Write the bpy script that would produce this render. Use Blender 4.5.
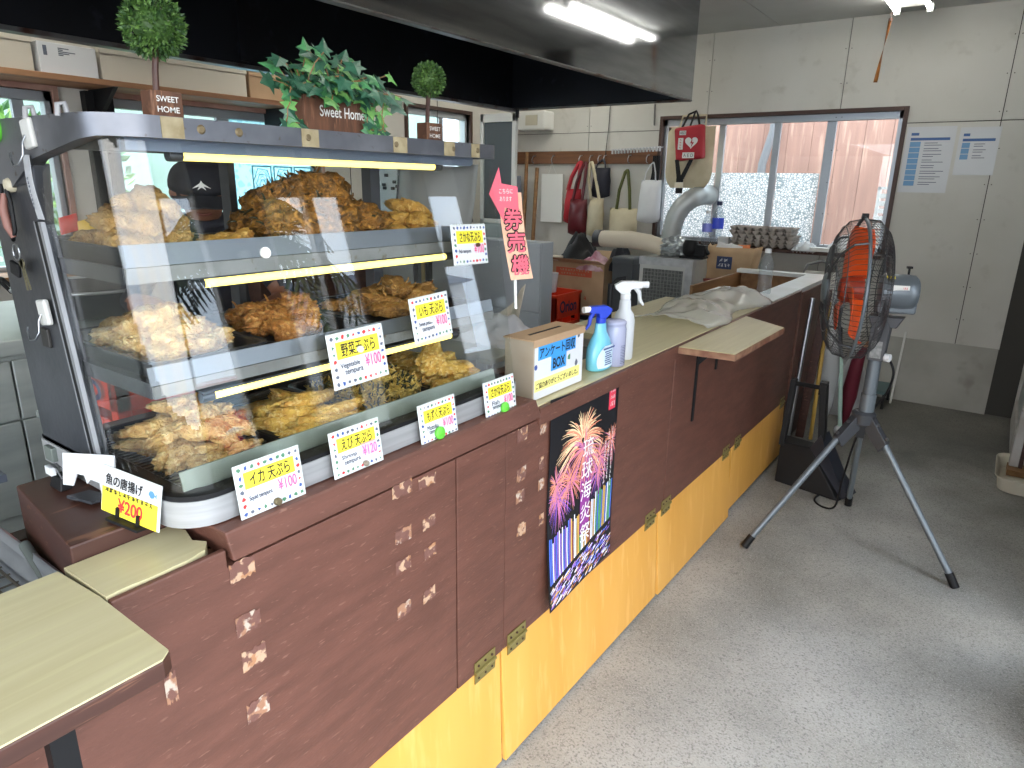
import bpy, bmesh, math, random
from mathutils import Vector, Matrix, noise as mnoise
SC = bpy.context.scene
COL = SC.collection
for o in list(bpy.data.objects): bpy.data.objects.remove(o)
R = math.radians
random.seed(7)

# ---------------------------------------------------------------- camera, sky, exposure
cam_d = bpy.data.cameras.new('camera'); cam = bpy.data.objects.new('camera', cam_d); COL.objects.link(cam)
cam_d.sensor_width = 36.0; cam_d.lens = 680.0/1024*36; cam_d.clip_start = 0.02
cam.matrix_world = Matrix(((0.81175257,-0.17917607,0.55583603,0.0),
                           (0.58374303,0.22062729,-0.7813883,0.0),
                           (0.01737349,0.95875937,0.28368755,1.40),
                           (0,0,0,1)))
SC.camera = cam
SC.view_settings.view_transform = 'Standard'
SC.view_settings.look = 'None'
SC.view_settings.exposure = 0.0
SC.view_settings.gamma = 1.0
SC.view_settings.use_curve_mapping = False
SC.cycles.max_bounces = 10; SC.cycles.diffuse_bounces = 5; SC.cycles.glossy_bounces = 5
SC.cycles.transparent_max_bounces = 24; SC.cycles.transmission_bounces = 8
SC.cycles.caustics_reflective = False; SC.cycles.caustics_refractive = False
SC.cycles.sample_clamp_indirect = 6.0

SKY = 8.0
LAMP = 20.0
def make_world():
    w = bpy.data.worlds.new('sky'); SC.world = w; w.use_nodes = True
    nt = w.node_tree; nt.nodes.clear()
    out = nt.nodes.new('ShaderNodeOutputWorld'); bg = nt.nodes.new('ShaderNodeBackground')
    tc = nt.nodes.new('ShaderNodeTexCoord'); n = nt.nodes.new('ShaderNodeTexNoise')
    n.inputs['Scale'].default_value = 3.0; n.inputs['Detail'].default_value = 6
    cr = nt.nodes.new('ShaderNodeValToRGB')
    cr.color_ramp.elements[0].position = .42; cr.color_ramp.elements[0].color = (.70,.83,1.0,1)
    cr.color_ramp.elements[1].position = .62; cr.color_ramp.elements[1].color = (1.0,.985,.96,1)
    nt.links.new(tc.outputs['Generated'], n.inputs['Vector']); nt.links.new(n.outputs['Fac'], cr.inputs[0])
    nt.links.new(cr.outputs[0], bg.inputs[0]); bg.inputs[1].default_value = SKY
    nt.links.new(bg.outputs[0], out.inputs[0])
make_world()

# ---------------------------------------------------------------- materials
def lin(c):
    return tuple(((v/255)/12.92 if v/255 <= .04045 else ((v/255+.055)/1.055)**2.4) for v in c)
MATS = {}
def M(name, rgb, rough=.55, metal=0.0, rgb2=None, scale=8.0, stretch=(1,1,1), lo=.35, hi=.65, detail=4, bump=0.0, bscale=60.0,
      emit=0.0, spec=.5, third=None, tscale=200., tlo=.6, thi=.7, coat=0.0, trans=0.0, alpha=1.0, sheen=0.0):
    if name in MATS: return MATS[name]
    m = bpy.data.materials.new(name); m.use_nodes = True; MATS[name] = m
    nt = m.node_tree; b = nt.nodes['Principled BSDF']
    b.inputs['Roughness'].default_value = rough; b.inputs['Metallic'].default_value = metal
    b.inputs['Specular IOR Level'].default_value = spec; b.inputs['Coat Weight'].default_value = coat
    b.inputs['Transmission Weight'].default_value = trans; b.inputs['Alpha'].default_value = alpha
    c1 = lin(rgb)+(1,)
    b.inputs['Base Color'].default_value = c1
    tc = nt.nodes.new('ShaderNodeTexCoord'); mp = nt.nodes.new('ShaderNodeMapping')
    mp.inputs['Scale'].default_value = stretch; nt.links.new(tc.outputs['Object'], mp.inputs[0])
    if rgb2:
        n = nt.nodes.new('ShaderNodeTexNoise'); n.inputs['Scale'].default_value = scale; n.inputs['Detail'].default_value = detail
        nt.links.new(mp.outputs[0], n.inputs['Vector'])
        cr = nt.nodes.new('ShaderNodeValToRGB'); e = cr.color_ramp.elements
        e[0].position = lo; e[0].color = c1; e[1].position = hi; e[1].color = lin(rgb2)+(1,)
        nt.links.new(n.outputs['Fac'], cr.inputs[0]); src = cr.outputs[0]
        if third:
            n2 = nt.nodes.new('ShaderNodeTexNoise'); n2.inputs['Scale'].default_value = tscale; n2.inputs['Detail'].default_value = 3
            nt.links.new(mp.outputs[0], n2.inputs['Vector'])
            c2 = nt.nodes.new('ShaderNodeValToRGB'); c2.color_ramp.elements[0].position = tlo; c2.color_ramp.elements[1].position = thi
            nt.links.new(n2.outputs['Fac'], c2.inputs[0])
            mx = nt.nodes.new('ShaderNodeMixRGB'); mx.inputs[2].default_value = lin(third)+(1,)
            nt.links.new(c2.outputs[0], mx.inputs[0]); nt.links.new(src, mx.inputs[1]); src = mx.outputs[0]
        nt.links.new(src, b.inputs['Base Color'])
    if bump:
        n3 = nt.nodes.new('ShaderNodeTexNoise'); n3.inputs['Scale'].default_value = bscale; n3.inputs['Detail'].default_value = 4
        nt.links.new(mp.outputs[0], n3.inputs['Vector'])
        bp = nt.nodes.new('ShaderNodeBump'); bp.inputs['Strength'].default_value = bump; bp.inputs['Distance'].default_value = .01
        nt.links.new(n3.outputs['Fac'], bp.inputs['Height']); nt.links.new(bp.outputs[0], b.inputs['Normal'])
    if emit:
        b.inputs['Emission Color'].default_value = c1; b.inputs['Emission Strength'].default_value = emit
    return m
def glass_mat(name, tint=(1,1,1), ior=1.45, film=0.0, filmcol=(1,1,1), rough=0.0):
    """clear sheet: sees through, mirrors by Fresnel; film = share of a milky diffuse layer"""
    m = bpy.data.materials.new(name); m.use_nodes = True; MATS[name] = m
    nt = m.node_tree; nt.nodes.clear(); N = nt.nodes.new
    out = N('ShaderNodeOutputMaterial'); tr = N('ShaderNodeBsdfTransparent'); tr.inputs[0].default_value = tint+(1,)
    gl = N('ShaderNodeBsdfGlossy'); gl.inputs['Roughness'].default_value = rough
    fr = N('ShaderNodeFresnel'); mx = N('ShaderNodeMixShader'); ge = N('ShaderNodeNewGeometry'); mr = N('ShaderNodeMapRange')
    mr.inputs['To Min'].default_value = ior; mr.inputs['To Max'].default_value = 1/ior   # thin sheet: same reflectance from both sides
    nt.links.new(ge.outputs['Backfacing'], mr.inputs['Value']); nt.links.new(mr.outputs[0], fr.inputs[0])
    base = tr.outputs[0]
    if film:
        df = N('ShaderNodeBsdfDiffuse'); df.inputs[0].default_value = filmcol+(1,)
        tl = N('ShaderNodeBsdfTranslucent'); tl.inputs[0].default_value = filmcol+(1,)
        ad = N('ShaderNodeMixShader'); ad.inputs[0].default_value = .5
        nt.links.new(df.outputs[0], ad.inputs[1]); nt.links.new(tl.outputs[0], ad.inputs[2])
        m2 = N('ShaderNodeMixShader'); m2.inputs[0].default_value = film
        nt.links.new(tr.outputs[0], m2.inputs[1]); nt.links.new(ad.outputs[0], m2.inputs[2]); base = m2.outputs[0]
    nt.links.new(fr.outputs[0], mx.inputs[0]); nt.links.new(base, mx.inputs[1]); nt.links.new(gl.outputs[0], mx.inputs[2])
    nt.links.new(mx.outputs[0], out.inputs[0])
    return m
def pattern_film(name, rgb_a, rgb_b, scale, edge=.12, thin=.25, kind='VORONOI'):
    """printed privacy film on a pane: opaque-ish translucent ornament over a thinner ground"""
    m = bpy.data.materials.new(name); m.use_nodes = True; MATS[name] = m
    nt = m.node_tree; nt.nodes.clear(); N = nt.nodes.new
    out = N('ShaderNodeOutputMaterial'); tc = N('ShaderNodeTexCoord')
    v = N('ShaderNodeTexVoronoi'); v.feature = 'DISTANCE_TO_EDGE'; v.inputs['Scale'].default_value = scale
    nt.links.new(tc.outputs['Object'], v.inputs['Vector'])
    cr = N('ShaderNodeValToRGB'); cr.color_ramp.elements[0].position = edge*.6; cr.color_ramp.elements[1].position = edge
    nt.links.new(v.outputs['Distance'], cr.inputs[0])
    mxc = N('ShaderNodeMixRGB'); mxc.inputs[1].default_value = lin(rgb_a)+(1,); mxc.inputs[2].default_value = lin(rgb_b)+(1,)
    nt.links.new(cr.outputs[0], mxc.inputs[0])
    tl = N('ShaderNodeBsdfTranslucent'); df = N('ShaderNodeBsdfDiffuse'); ad = N('ShaderNodeMixShader'); ad.inputs[0].default_value = .12
    nt.links.new(mxc.outputs[0], tl.inputs[0]); nt.links.new(mxc.outputs[0], df.inputs[0])
    nt.links.new(tl.outputs[0], ad.inputs[1]); nt.links.new(df.outputs[0], ad.inputs[2])
    tr = N('ShaderNodeBsdfTransparent'); m2 = N('ShaderNodeMixShader'); m2.inputs[0].default_value = 1-thin
    nt.links.new(tr.outputs[0], m2.inputs[1]); nt.links.new(ad.outputs[0], m2.inputs[2])
    nt.links.new(m2.outputs[0], out.inputs[0])
    return m

# ---------------------------------------------------------------- mesh building
class MB:
    def __init__(s): s.bm = bmesh.new(); s.mi = 0
    def _f(s, vs):
        try:
            f = s.bm.faces.new(vs); f.material_index = s.mi; return f
        except ValueError: return None
    def hexa(s, p):
        v = [s.bm.verts.new(q) for q in p]
        for a in ((0,3,2,1),(4,5,6,7),(0,1,5,4),(1,2,6,5),(2,3,7,6),(3,0,4,7)): s._f([v[i] for i in a])
        return s
    def box(s, x0,x1,y0,y1,z0,z1):
        return s.hexa([(x0,y0,z0),(x1,y0,z0),(x1,y1,z0),(x0,y1,z0),(x0,y0,z1),(x1,y0,z1),(x1,y1,z1),(x0,y1,z1)])
    def obox(s, c, u, v, w):
        """box centred at c with half-axes u, v, w (vectors)"""
        c,u,v,w = map(Vector,(c,u,v,w))
        return s.hexa([c-u-v-w,c+u-v-w,c+u+v-w,c-u+v-w,c-u-v+w,c+u-v+w,c+u+v+w,c-u+v+w])
    def prism(s, pts, off):
        off = Vector(off); a = [s.bm.verts.new(p) for p in pts]; b = [s.bm.verts.new(Vector(p)+off) for p in pts]
        n = len(pts); s._f(a[::-1]); s._f(b)
        for i in range(n): s._f([a[i],a[(i+1)%n],b[(i+1)%n],b[i]])
        return s
    def tube(s, pts, r, n=8, caps=True, closed=False):
        pts = [Vector(p) for p in pts]; m = len(pts)
        rs = r if isinstance(r,(list,tuple)) else [r]*m
        rings = []; up = None
        for i,p in enumerate(pts):
            if closed: t = pts[(i+1)%m]-pts[i-1]
            else: t = pts[min(i+1,m-1)]-pts[max(i-1,0)]
            t.normalize()
            if up is None:
                up = Vector((0,0,1)) if abs(t.z) < .9 else Vector((1,0,0))
            a = up - t*up.dot(t)
            if a.length < 1e-5: a = t.orthogonal()
            a.normalize(); up = a; b = t.cross(a)
            rings.append([s.bm.verts.new(p+(a*math.cos(2*math.pi*k/n)+b*math.sin(2*math.pi*k/n))*rs[i]) for k in range(n)])
        rng = range(m) if closed else range(m-1)
        for i in rng:
            A,B = rings[i],rings[(i+1)%m]
            for k in range(n): s._f([A[k],A[(k+1)%n],B[(k+1)%n],B[k]])
        if caps and not closed: s._f(rings[0][::-1]); s._f(rings[-1])
        return s
    def cyl(s, p0, p1, r0, r1=None, n=20): return s.tube([p0,p1],[r0,r0 if r1 is None else r1],n)
    def lathe(s, prof, c=(0,0,0), axis=(0,0,1), n=24, caps=True):
        """profile [(radius, height)] turned about an axis through c"""
        c = Vector(c); z = Vector(axis).normalized(); x = z.orthogonal().normalized(); y = z.cross(x); rings = []
        for r,h in prof:
            rings.append([s.bm.verts.new(c+z*h+(x*math.cos(2*math.pi*k/n)+y*math.sin(2*math.pi*k/n))*max(r,1e-5)) for k in range(n)])
        for A,B in zip(rings,rings[1:]):
            for k in range(n): s._f([A[k],A[(k+1)%n],B[(k+1)%n],B[k]])
        if caps: s._f(rings[0][::-1]); s._f(rings[-1])
        return s
    def sheet(s, fn, nu, nv, off=None):
        """grid fn(u,v) with u,v in 0..1; off = thickness vector"""
        def lay(o):
            return [[s.bm.verts.new(Vector(fn(i/nu,j/nv))+o) for j in range(nv+1)] for i in range(nu+1)]
        A = lay(Vector((0,0,0)))
        for i in range(nu):
            for j in range(nv): s._f([A[i][j],A[i+1][j],A[i+1][j+1],A[i][j+1]])
        if off:
            B = lay(Vector(off))
            for i in range(nu):
                for j in range(nv): s._f([B[i][j],B[i][j+1],B[i+1][j+1],B[i+1][j]])
            for i in range(nu):
                s._f([A[i][0],B[i][0],B[i+1][0],A[i+1][0]]); s._f([A[i+1][nv],B[i+1][nv],B[i][nv],A[i][nv]])
            for j in range(nv):
                s._f([A[0][j+1],B[0][j+1],B[0][j],A[0][j]]); s._f([A[nu][j],B[nu][j],B[nu][j+1],A[nu][j+1]])
        return s
    def ball(s, c, r, sub=2, sx=1, sy=1, sz=1):
        r_ = bmesh.ops.create_icosphere(s.bm, subdivisions=sub, radius=r, matrix=Matrix.Translation(c) @ Matrix.Diagonal((sx,sy,sz,1)))
        for v in r_['verts']:
            for f in v.link_faces: f.material_index = s.mi
        return s
    def build(s, name, mats, parent=None, smooth=None, bev=0, sub=0, recalc=True, solid=0):
        if recalc: bmesh.ops.recalc_face_normals(s.bm, faces=s.bm.faces)
        me = bpy.data.meshes.new(name); 
        if parent is not None: o0 = parent_origin(parent)
        else:
            vs = [v.co for v in s.bm.verts]
            lo = [min(v[i] for v in vs) for i in range(3)]; hi = [max(v[i] for v in vs) for i in range(3)]
            o0 = Vector(((lo[0]+hi[0])/2,(lo[1]+hi[1])/2,lo[2]))
        for v in s.bm.verts: v.co = v.co - o0
        s.bm.to_mesh(me); s.bm.free()
        if not isinstance(mats,(list,tuple)): mats = [mats]
        for m in mats: me.materials.append(m)
        if smooth is not None:
            me.polygons.foreach_set('use_smooth',[True]*len(me.polygons)); me.set_sharp_from_angle(angle=R(smooth))
        o = bpy.data.objects.new(name, me); COL.objects.link(o)
        if parent is not None: o.parent = parent
        else: o.location = o0
        if solid:
            md = o.modifiers.new('thickness','SOLIDIFY'); md.thickness = solid; md.offset = 0
        if bev:
            md = o.modifiers.new('bevel','BEVEL'); md.width = bev; md.segments = 2; md.limit_method = 'ANGLE'; md.angle_limit = R(40)
        if sub:
            md = o.modifiers.new('subd','SUBSURF'); md.levels = sub; md.render_levels = sub
        return o
def parent_origin(p):
    v = Vector((0,0,0))
    while p is not None: v = v + p.location; p = p.parent
    return v
def tag(o, label=None, cat=None, group=None, kind=None):
    if label: o['label'] = label
    if cat: o['category'] = cat
    if group: o['group'] = group
    if kind: o['kind'] = kind
    return o
def thing(name, loc, label, cat, group=None):
    o = bpy.data.objects.new(name, None); COL.objects.link(o); o.location = loc; o.empty_display_size = .05
    return tag(o, label, cat, group)
def struct(o): o['kind'] = 'structure'; return o
def kids(o): return [c for c in bpy.data.objects if c.parent == o]
def dup(root, loc, rotz=None, label=None, group=None, rot=None, scale=None):
    def cp(o, par):
        c = o.copy(); COL.objects.link(c)
        if par is not None: c.parent = par
        for k in kids(o): cp(k, c)
        return c
    c = cp(root, None); c.location = loc
    if rotz is not None: c.rotation_euler = (0,0,rotz)
    if rot is not None: c.rotation_euler = rot
    if scale is not None: c.scale = scale
    if label: c['label'] = label
    if group: c['group'] = group
    return c
def text(s, width, o, u, v, mat, parent, name='lettering', height=None, bold=0.0, size=1.0, stroke=0.0, depth=.0004):
    """lettering centred at o, u = reading direction, v = up; scaled to width (and height)"""
    cu = bpy.data.curves.new('t','FONT'); cu.body = s; cu.size = size; cu.align_x = 'CENTER'; cu.align_y = 'CENTER'; cu.offset = bold
    cu.space_line = 1.0
    ob = bpy.data.objects.new('t', cu); COL.objects.link(ob)
    dg = bpy.context.evaluated_depsgraph_get(); me = bpy.data.meshes.new_from_object(ob.evaluated_get(dg))
    bpy.data.objects.remove(ob); bpy.data.curves.remove(cu)
    u = Vector(u).normalized(); v = Vector(v); v = (v-u*v.dot(u)).normalized(); w = u.cross(v); o = Vector(o)
    xs = [p.co.x for p in me.vertices]; ys = [p.co.y for p in me.vertices]
    if not xs: return None
    cx,cy = (min(xs)+max(xs))/2,(min(ys)+max(ys))/2; sx = width/max(max(xs)-min(xs),1e-6)
    sy = sx if height is None else height/max(max(ys)-min(ys),1e-6)
    o0 = parent_origin(parent)
    for p in me.vertices: p.co = o + u*((p.co.x-cx)*sx) + v*((p.co.y-cy)*sy) + w*depth - o0
    if stroke:                                     # heavier strokes: the same outline laid again a little to each side
        bm = bmesh.new(); base = bmesh.new(); base.from_mesh(me)
        for k in range(8):
            b2 = base.copy(); d = u*(stroke*math.cos(k*.7854))+v*(stroke*math.sin(k*.7854))
            for q in b2.verts: q.co = q.co+d+w*(.00001*k)
            m2 = bpy.data.meshes.new('s'); b2.to_mesh(m2); bm.from_mesh(m2); bpy.data.meshes.remove(m2); b2.free()
        bm.to_mesh(me); bm.free(); base.free()
    me.name = name; me.materials.clear(); me.materials.append(mat)
    t = bpy.data.objects.new(name, me); COL.objects.link(t); t.parent = parent
    return t
def scribble(n, width, o, u, v, mat, parent, seed, height, name='small_print', down=False, depth=.0004):
    """a line of print too small to read: n little clusters of strokes"""
    rn = random.Random(seed); u = Vector(u).normalized(); v = Vector(v); v = (v-u*v.dot(u)).normalized(); w = u.cross(v); o = Vector(o); b = MB()
    st = width/n; line = -v if down else u
    for k in range(n):
        c = o+line*((k+.5)*st-width/2)+w*depth; hw = (height if down else st)*.40; hh = (st if down else height)*.42
        for j in range(rn.randint(3,5)):
            if rn.random() < .5: a,e = (rn.uniform(-1,-.5),rn.uniform(-1,1)),(rn.uniform(.5,1),rn.uniform(-1,1))
            else: a,e = (rn.uniform(-.8,.8),1),(rn.uniform(-.9,.9),-1)
            p,q = c+u*a[0]*hw+v*a[1]*hh, c+u*e[0]*hw+v*e[1]*hh; d = (q-p).normalized(); s_ = w.cross(d)*min(hw,hh)*.16
            b.prism([p-s_,q-s_,q+s_,p+s_],w*.00015)
    return b.build(name,mat,parent,recalc=False)
def spline(p, n=7):
    p = [Vector(q) for q in p]; out = []
    for i in range(len(p)-1):
        a,b,c,d = p[max(i-1,0)],p[i],p[i+1],p[min(i+2,len(p)-1)]
        for k in range(n):
            t = k/n; out.append(.5*((2*b)+(c-a)*t+(2*a-5*b+4*c-d)*t*t+(3*b-a-3*c+d)*t**3))
    return out+[p[-1]]
def arc(cx, cy, r, a0, a1, n): return [(cx+r*math.cos(R(a0+(a1-a0)*i/n)), cy+r*math.sin(R(a0+(a1-a0)*i/n))) for i in range(n+1)]

m_white = M('white_paint',(225,225,220),.5)
m_paper = M('white_paper',(214,216,218),.7)
m_black = M('black_plastic',(18,18,20),.55,spec=.3)
m_blackink = M('black_ink',(25,22,24),.7)
m_steel = M('stainless_steel',(178,180,184),.28,1.0,rgb2=(160,163,168),scale=5,stretch=(1,1,30))
m_dsteel = M('dull_dark_steel',(92,94,100),.38,.75,rgb2=(72,75,80),scale=9,bump=.05,bscale=80)
m_alu = M('aluminium_frame',(170,176,182),.4,.6)
m_glass = glass_mat('window_glass',(.96,.98,.97),1.4)
m_case_glass = glass_mat('showcase_glass',(.985,.995,.99),1.46)
m_brown = M('brown_painted_board',(104,66,54),.5,rgb2=(91,57,46),scale=14,stretch=(1,.6,3),third=(122,86,72),tscale=70,tlo=.64,thi=.72,bump=.12,bscale=90)
m_dbrown = M('dark_brown_wood',(74,44,34),.5,rgb2=(58,33,26),scale=9,stretch=(1,.25,4),third=(110,74,56),tscale=40,tlo=.64,thi=.7)
m_orange = M('orange_plywood',(226,170,84),.45,rgb2=(212,152,64),scale=6,stretch=(1,1,.16),lo=.3,hi=.75,third=(234,184,106),tscale=30,tlo=.55,thi=.8)
m_top = M('cream_laminate',(198,188,150),.32,rgb2=(188,177,137),scale=7,stretch=(7,.4,7),lo=.3,hi=.72,third=(203,195,152),tscale=12,tlo=.5,thi=.8)
m_trim = M('brown_window_trim',(66,42,32),.5)
m_tan = M('tan_wood',(150,112,72),.55,rgb2=(128,92,58),scale=10,stretch=(3,.3,3))
m_card = M('cardboard',(182,152,120),.75,rgb2=(170,140,108),scale=6)
m_wall = M('wall_board',(206,204,197),.75,rgb2=(197,195,187),scale=2.2,third=(186,183,174),tscale=9,tlo=.62,thi=.8)
m_wall_low = M('wall_board_stained',(178,176,168),.75,rgb2=(160,157,148),scale=3.5,third=(122,116,104),tscale=5,tlo=.66,thi=.85)
m_ceil = M('ceiling_board',(188,189,186),.8,rgb2=(180,181,178),scale=3)
m_gap = M('dark_joint',(70,68,64),.9)

# ---------------------------------------------------------------- the room
def floor_mat():
    m = M('concrete_floor',(134,133,128),.85,rgb2=(180,178,172),scale=2.2,lo=.32,hi=.66,detail=10,third=(98,97,94),tscale=170,tlo=.50,thi=.78,bump=.3,bscale=160)
    nt = m.node_tree; b = nt.nodes['Principled BSDF']; src = b.inputs['Base Color'].links[0].from_socket
    tc = [n for n in nt.nodes if n.type == 'TEX_COORD'][0]
    n = nt.nodes.new('ShaderNodeTexNoise'); n.inputs['Scale'].default_value = 330; n.inputs['Detail'].default_value = 2
    nt.links.new(tc.outputs['Object'], n.inputs['Vector'])
    cr = nt.nodes.new('ShaderNodeValToRGB'); cr.color_ramp.elements[0].position = .56; cr.color_ramp.elements[1].position = .7
    nt.links.new(n.outputs['Fac'], cr.inputs[0])
    mx = nt.nodes.new('ShaderNodeMixRGB'); mx.inputs[2].default_value = lin((178,178,174))+(1,)
    nt.links.new(cr.outputs[0], mx.inputs[0]); nt.links.new(src, mx.inputs[1]); # the concrete is darker towards the back wall, with a ragged edge
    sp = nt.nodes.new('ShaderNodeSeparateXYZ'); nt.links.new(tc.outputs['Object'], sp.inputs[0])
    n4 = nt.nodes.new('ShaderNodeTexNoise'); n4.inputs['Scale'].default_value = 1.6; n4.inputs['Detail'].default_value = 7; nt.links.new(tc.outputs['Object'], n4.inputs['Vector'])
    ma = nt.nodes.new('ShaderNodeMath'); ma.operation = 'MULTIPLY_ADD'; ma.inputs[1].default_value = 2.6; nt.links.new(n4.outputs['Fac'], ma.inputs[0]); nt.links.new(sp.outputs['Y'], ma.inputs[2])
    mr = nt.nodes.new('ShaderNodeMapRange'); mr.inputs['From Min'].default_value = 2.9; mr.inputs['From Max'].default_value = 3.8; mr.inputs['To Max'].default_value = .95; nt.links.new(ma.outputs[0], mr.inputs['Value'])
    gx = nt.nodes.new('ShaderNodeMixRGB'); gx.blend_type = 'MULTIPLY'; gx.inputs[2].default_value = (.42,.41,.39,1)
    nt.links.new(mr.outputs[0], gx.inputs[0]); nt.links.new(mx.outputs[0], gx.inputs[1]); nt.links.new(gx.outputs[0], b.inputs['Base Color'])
    return m
XL, YB, ZC, XR, YN = -3.8, 5.24, 2.46, .36, -2.2
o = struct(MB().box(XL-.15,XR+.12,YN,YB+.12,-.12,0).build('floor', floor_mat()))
# back wall: boards with joints round the window
def boards():
    b = MB(); t = .012; g = .0025
    b.mi = 1; 
    wx0,wx1,wz0,wz1 = -2.34,-.68,.985,1.895
    for x0,x1,z0,z1 in ((XL-.1,wx0,0,ZC),(wx1,XR+.1,0,ZC),(wx0,wx1,0,wz0),(wx0,wx1,wz1,ZC)): b.box(x0,x1,YB+t,YB+.12,z0,z1)
    b.mi = 0
    xs = [XL-.05,-2.99,-1.99,-1.075,-.168,.075]
    for i in range(5):
        x0,x1 = xs[i]+g,xs[i+1]-g
        for z0,z1 in ((.435,1.81-g),(1.81+g,ZC)):
            segs = [(x0,x1,z0,z1)]
            if x1 > wx0 and x0 < wx1:
                segs = []
                if x0 < wx0: segs.append((x0,wx0,z0,z1))
                if x1 > wx1: segs.append((wx1,x1,z0,z1))
                a,c = max(x0,wx0),min(x1,wx1)
                if z0 < wz0: segs.append((a,c,z0,min(z1,wz0)))
                if z1 > wz1: segs.append((a,c,max(z0,wz1),z1))
            for q in segs: b.box(q[0],q[1],YB,YB+t,q[2],q[3])
    b.mi = 2
    b.box(-.9,.07,YB-.006,YB+t,.0,.437); b.box(XL,-.905,YB-.004,YB+t,0,.435)
    b.mi = 3
    for x in (-2.99,-1.99,-1.075,-.168):
        for k in range(9):
            z = .6+k*.21
            for s in (-.018,.018): b.cyl((x+s,YB+.001,z),(x+s,YB-.0012,z),.0035,n=6)
    return b
struct(boards().build('wall_back',[m_wall,m_gap,m_wall_low,m_gap]))
b = MB(); b.box(XL-.1,XR+.1,YN,YB+.1,ZC+.012,ZC+.1)
b.mi = 1
for y0,y1 in ((YN,-.4),(-.396,1.5),(1.504,3.36),(3.364,YB)):
    for x0,x1 in ((XL,-2.44),(-2.436,-1.53),(-1.526,-.62),(-.616,XR+.05)): b.box(x0,x1,y0,y1,ZC,ZC+.013)
struct(b.build('ceiling',[m_gap,m_ceil]))
# left wall with its band of windows
b = MB()
openings = [(0.55,1.54,.95,1.775),(1.79,3.10,.95,1.775),(3.93,4.66,1.1,1.93)]
yy = YN
for y0,y1,z0,z1 in openings:
    b.box(XL-.12,XL,yy,y0,0,ZC); b.box(XL-.12,XL,y0,y1,0,z0); b.box(XL-.12,XL,y0,y1,z1,ZC); yy = y1
b.box(XL-.12,XL,yy,YB,0,ZC)
struct(b.build('wall_left',M('kitchen_wall',(206,202,192),.7,rgb2=(196,192,182),scale=3)))
b = MB()
for y in (2.45,3.36,4.27):
    b.box(XL,XL+.003,y-.002,y+.002,1.78 if y < 3.3 else 0.9,ZC)
struct(b.build('trim_1',m_gap))
# near side and street side: glazed shopfront, doors open behind the photographer
b = MB()
b.box(XL-.1,-1.9,YN-.1,YN,0,ZC); b.box(-1.9,XR+.1,YN-.1,YN,2.1,ZC)
struct(b.build('wall_near',m_wall))
m_post = M('dark_brown_post',(84,76,72),.6)
b = MB()
b.box(XR,XR+.1,YN,YB,2.12,ZC); b.box(XR+.001,XR+.019,1.092,2.64,1.72,2.12); b.box(XR,XR+.1,4.12,YB,0,2.12)
b.mi = 1
for y0,y1 in ((.82,1.085),(1.275,1.52),(1.72,1.76),(1.89,2.42),(2.64,4.12)): b.box(XR,XR+.02,y0,y1,0,2.12)
b.mi = 2
for y0,y1 in ((1.085,1.092),(1.268,1.275),(1.52,1.53),(1.71,1.72)): b.box(XR-.01,XR+.02,y0,y1,0,2.12)
for y0,y1 in ((1.092,1.268),(1.53,1.71),(1.76,1.89),(2.42,2.64)): b.box(XR,XR+.03,y0,y1,0,.12)
struct(b.build('wall_right',[m_wall,m_post,m_white]))

# windows
def slider(name, axis, a0, a1, z0, z1, pos, mull, trim, depth=.08, sill=True):
    """window frame in a wall; axis 'x' = back wall (runs along x at y=pos), 'y' = left wall"""
    def bx(b, u0,u1,w0,w1,zz0,zz1):
        if axis == 'x': b.box(u0,u1,pos+w0,pos+w1,zz0,zz1)
        else: b.box(pos-w1,pos-w0,u0,u1,zz0,zz1)
    t = .026
    root = bpy.data.objects.new(name,None); COL.objects.link(root)
    root.location = ((a0+a1)/2,pos,z0) if axis == 'x' else (pos,(a0+a1)/2,z0); root['kind'] = 'structure'
    b = MB()
    bx(b,a0-t,a0,-.02,depth,z0-t,z1+t); bx(b,a1,a1+t,-.02,depth,z0-t,z1+t); bx(b,a0,a1,-.02,depth,z1,z1+t); bx(b,a0,a1,-.045,depth,z0-t,z0)
    b.build('window_trim',trim,root,bev=.002)
    b = MB(); f = .028
    bx(b,a0,a0+f,.02,.07,z0,z1); bx(b,a1-f,a1,.02,.07,z0,z1); bx(b,a0,a1,.02,.07,z1-f*1.6,z1); bx(b,a0,a1,.02,.07,z0,z0+f)
    b.build('window_frame',m_alu,root,bev=.002)
    for u,w,d in mull:
        b = MB(); bx(b,u-w/2,u+w/2,d,d+.025,z0+f,z1-f*1.6); b.build('mullion',m_alu,root,bev=.002)
    return root,bx,f
w1,bx,f = slider('window_1','x',-2.33,-.69,.99,1.885,YB,((-1.88,.045,.05),(-1.475,.045,.03),(-1.125,.06,.055)),m_trim)
for u0,u1 in ((-2.30,-1.88),(-1.88,-1.475),(-1.475,-1.125),(-1.125,-.72)):
    b = MB(); bx(b,u0,u1,.058,.061,.99+f,1.885-f); b.build('pane',m_glass,w1)
m_film = pattern_film('floral_film',(168,184,188),(252,253,253),58,.13,.10)
for u0,u1 in ((-2.30,-1.905),(-1.855,-1.50),(-1.45,-1.16)):
    b = MB(); bx(b,u0,u1,.050,.0505,1.02,1.50); b.build('privacy_film',m_film,w1)
m_pink = M('pink_wood',(168,132,118),.6,rgb2=(150,112,100),scale=6,stretch=(2,2,.3))
w2,bx,f = slider('window_2','y',.55,1.54,.95,1.775,XL,((1.10,.05,.04),(1.41,.05,.04)),m_pink)
for u0,u1 in ((.57,1.10),(1.10,1.52)):
    b = MB(); bx(b,u0,u1,.058,.061,.975,1.74); b.build('pane',m_glass,w2)
w3,bx,f = slider('window_3','y',1.79,3.10,.95,1.775,XL,((2.44,.08,.03),),m_pink)
b = MB(); bx(b,1.81,2.44,.058,.061,.975,1.74); b.build('pane',m_glass,w3)
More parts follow.
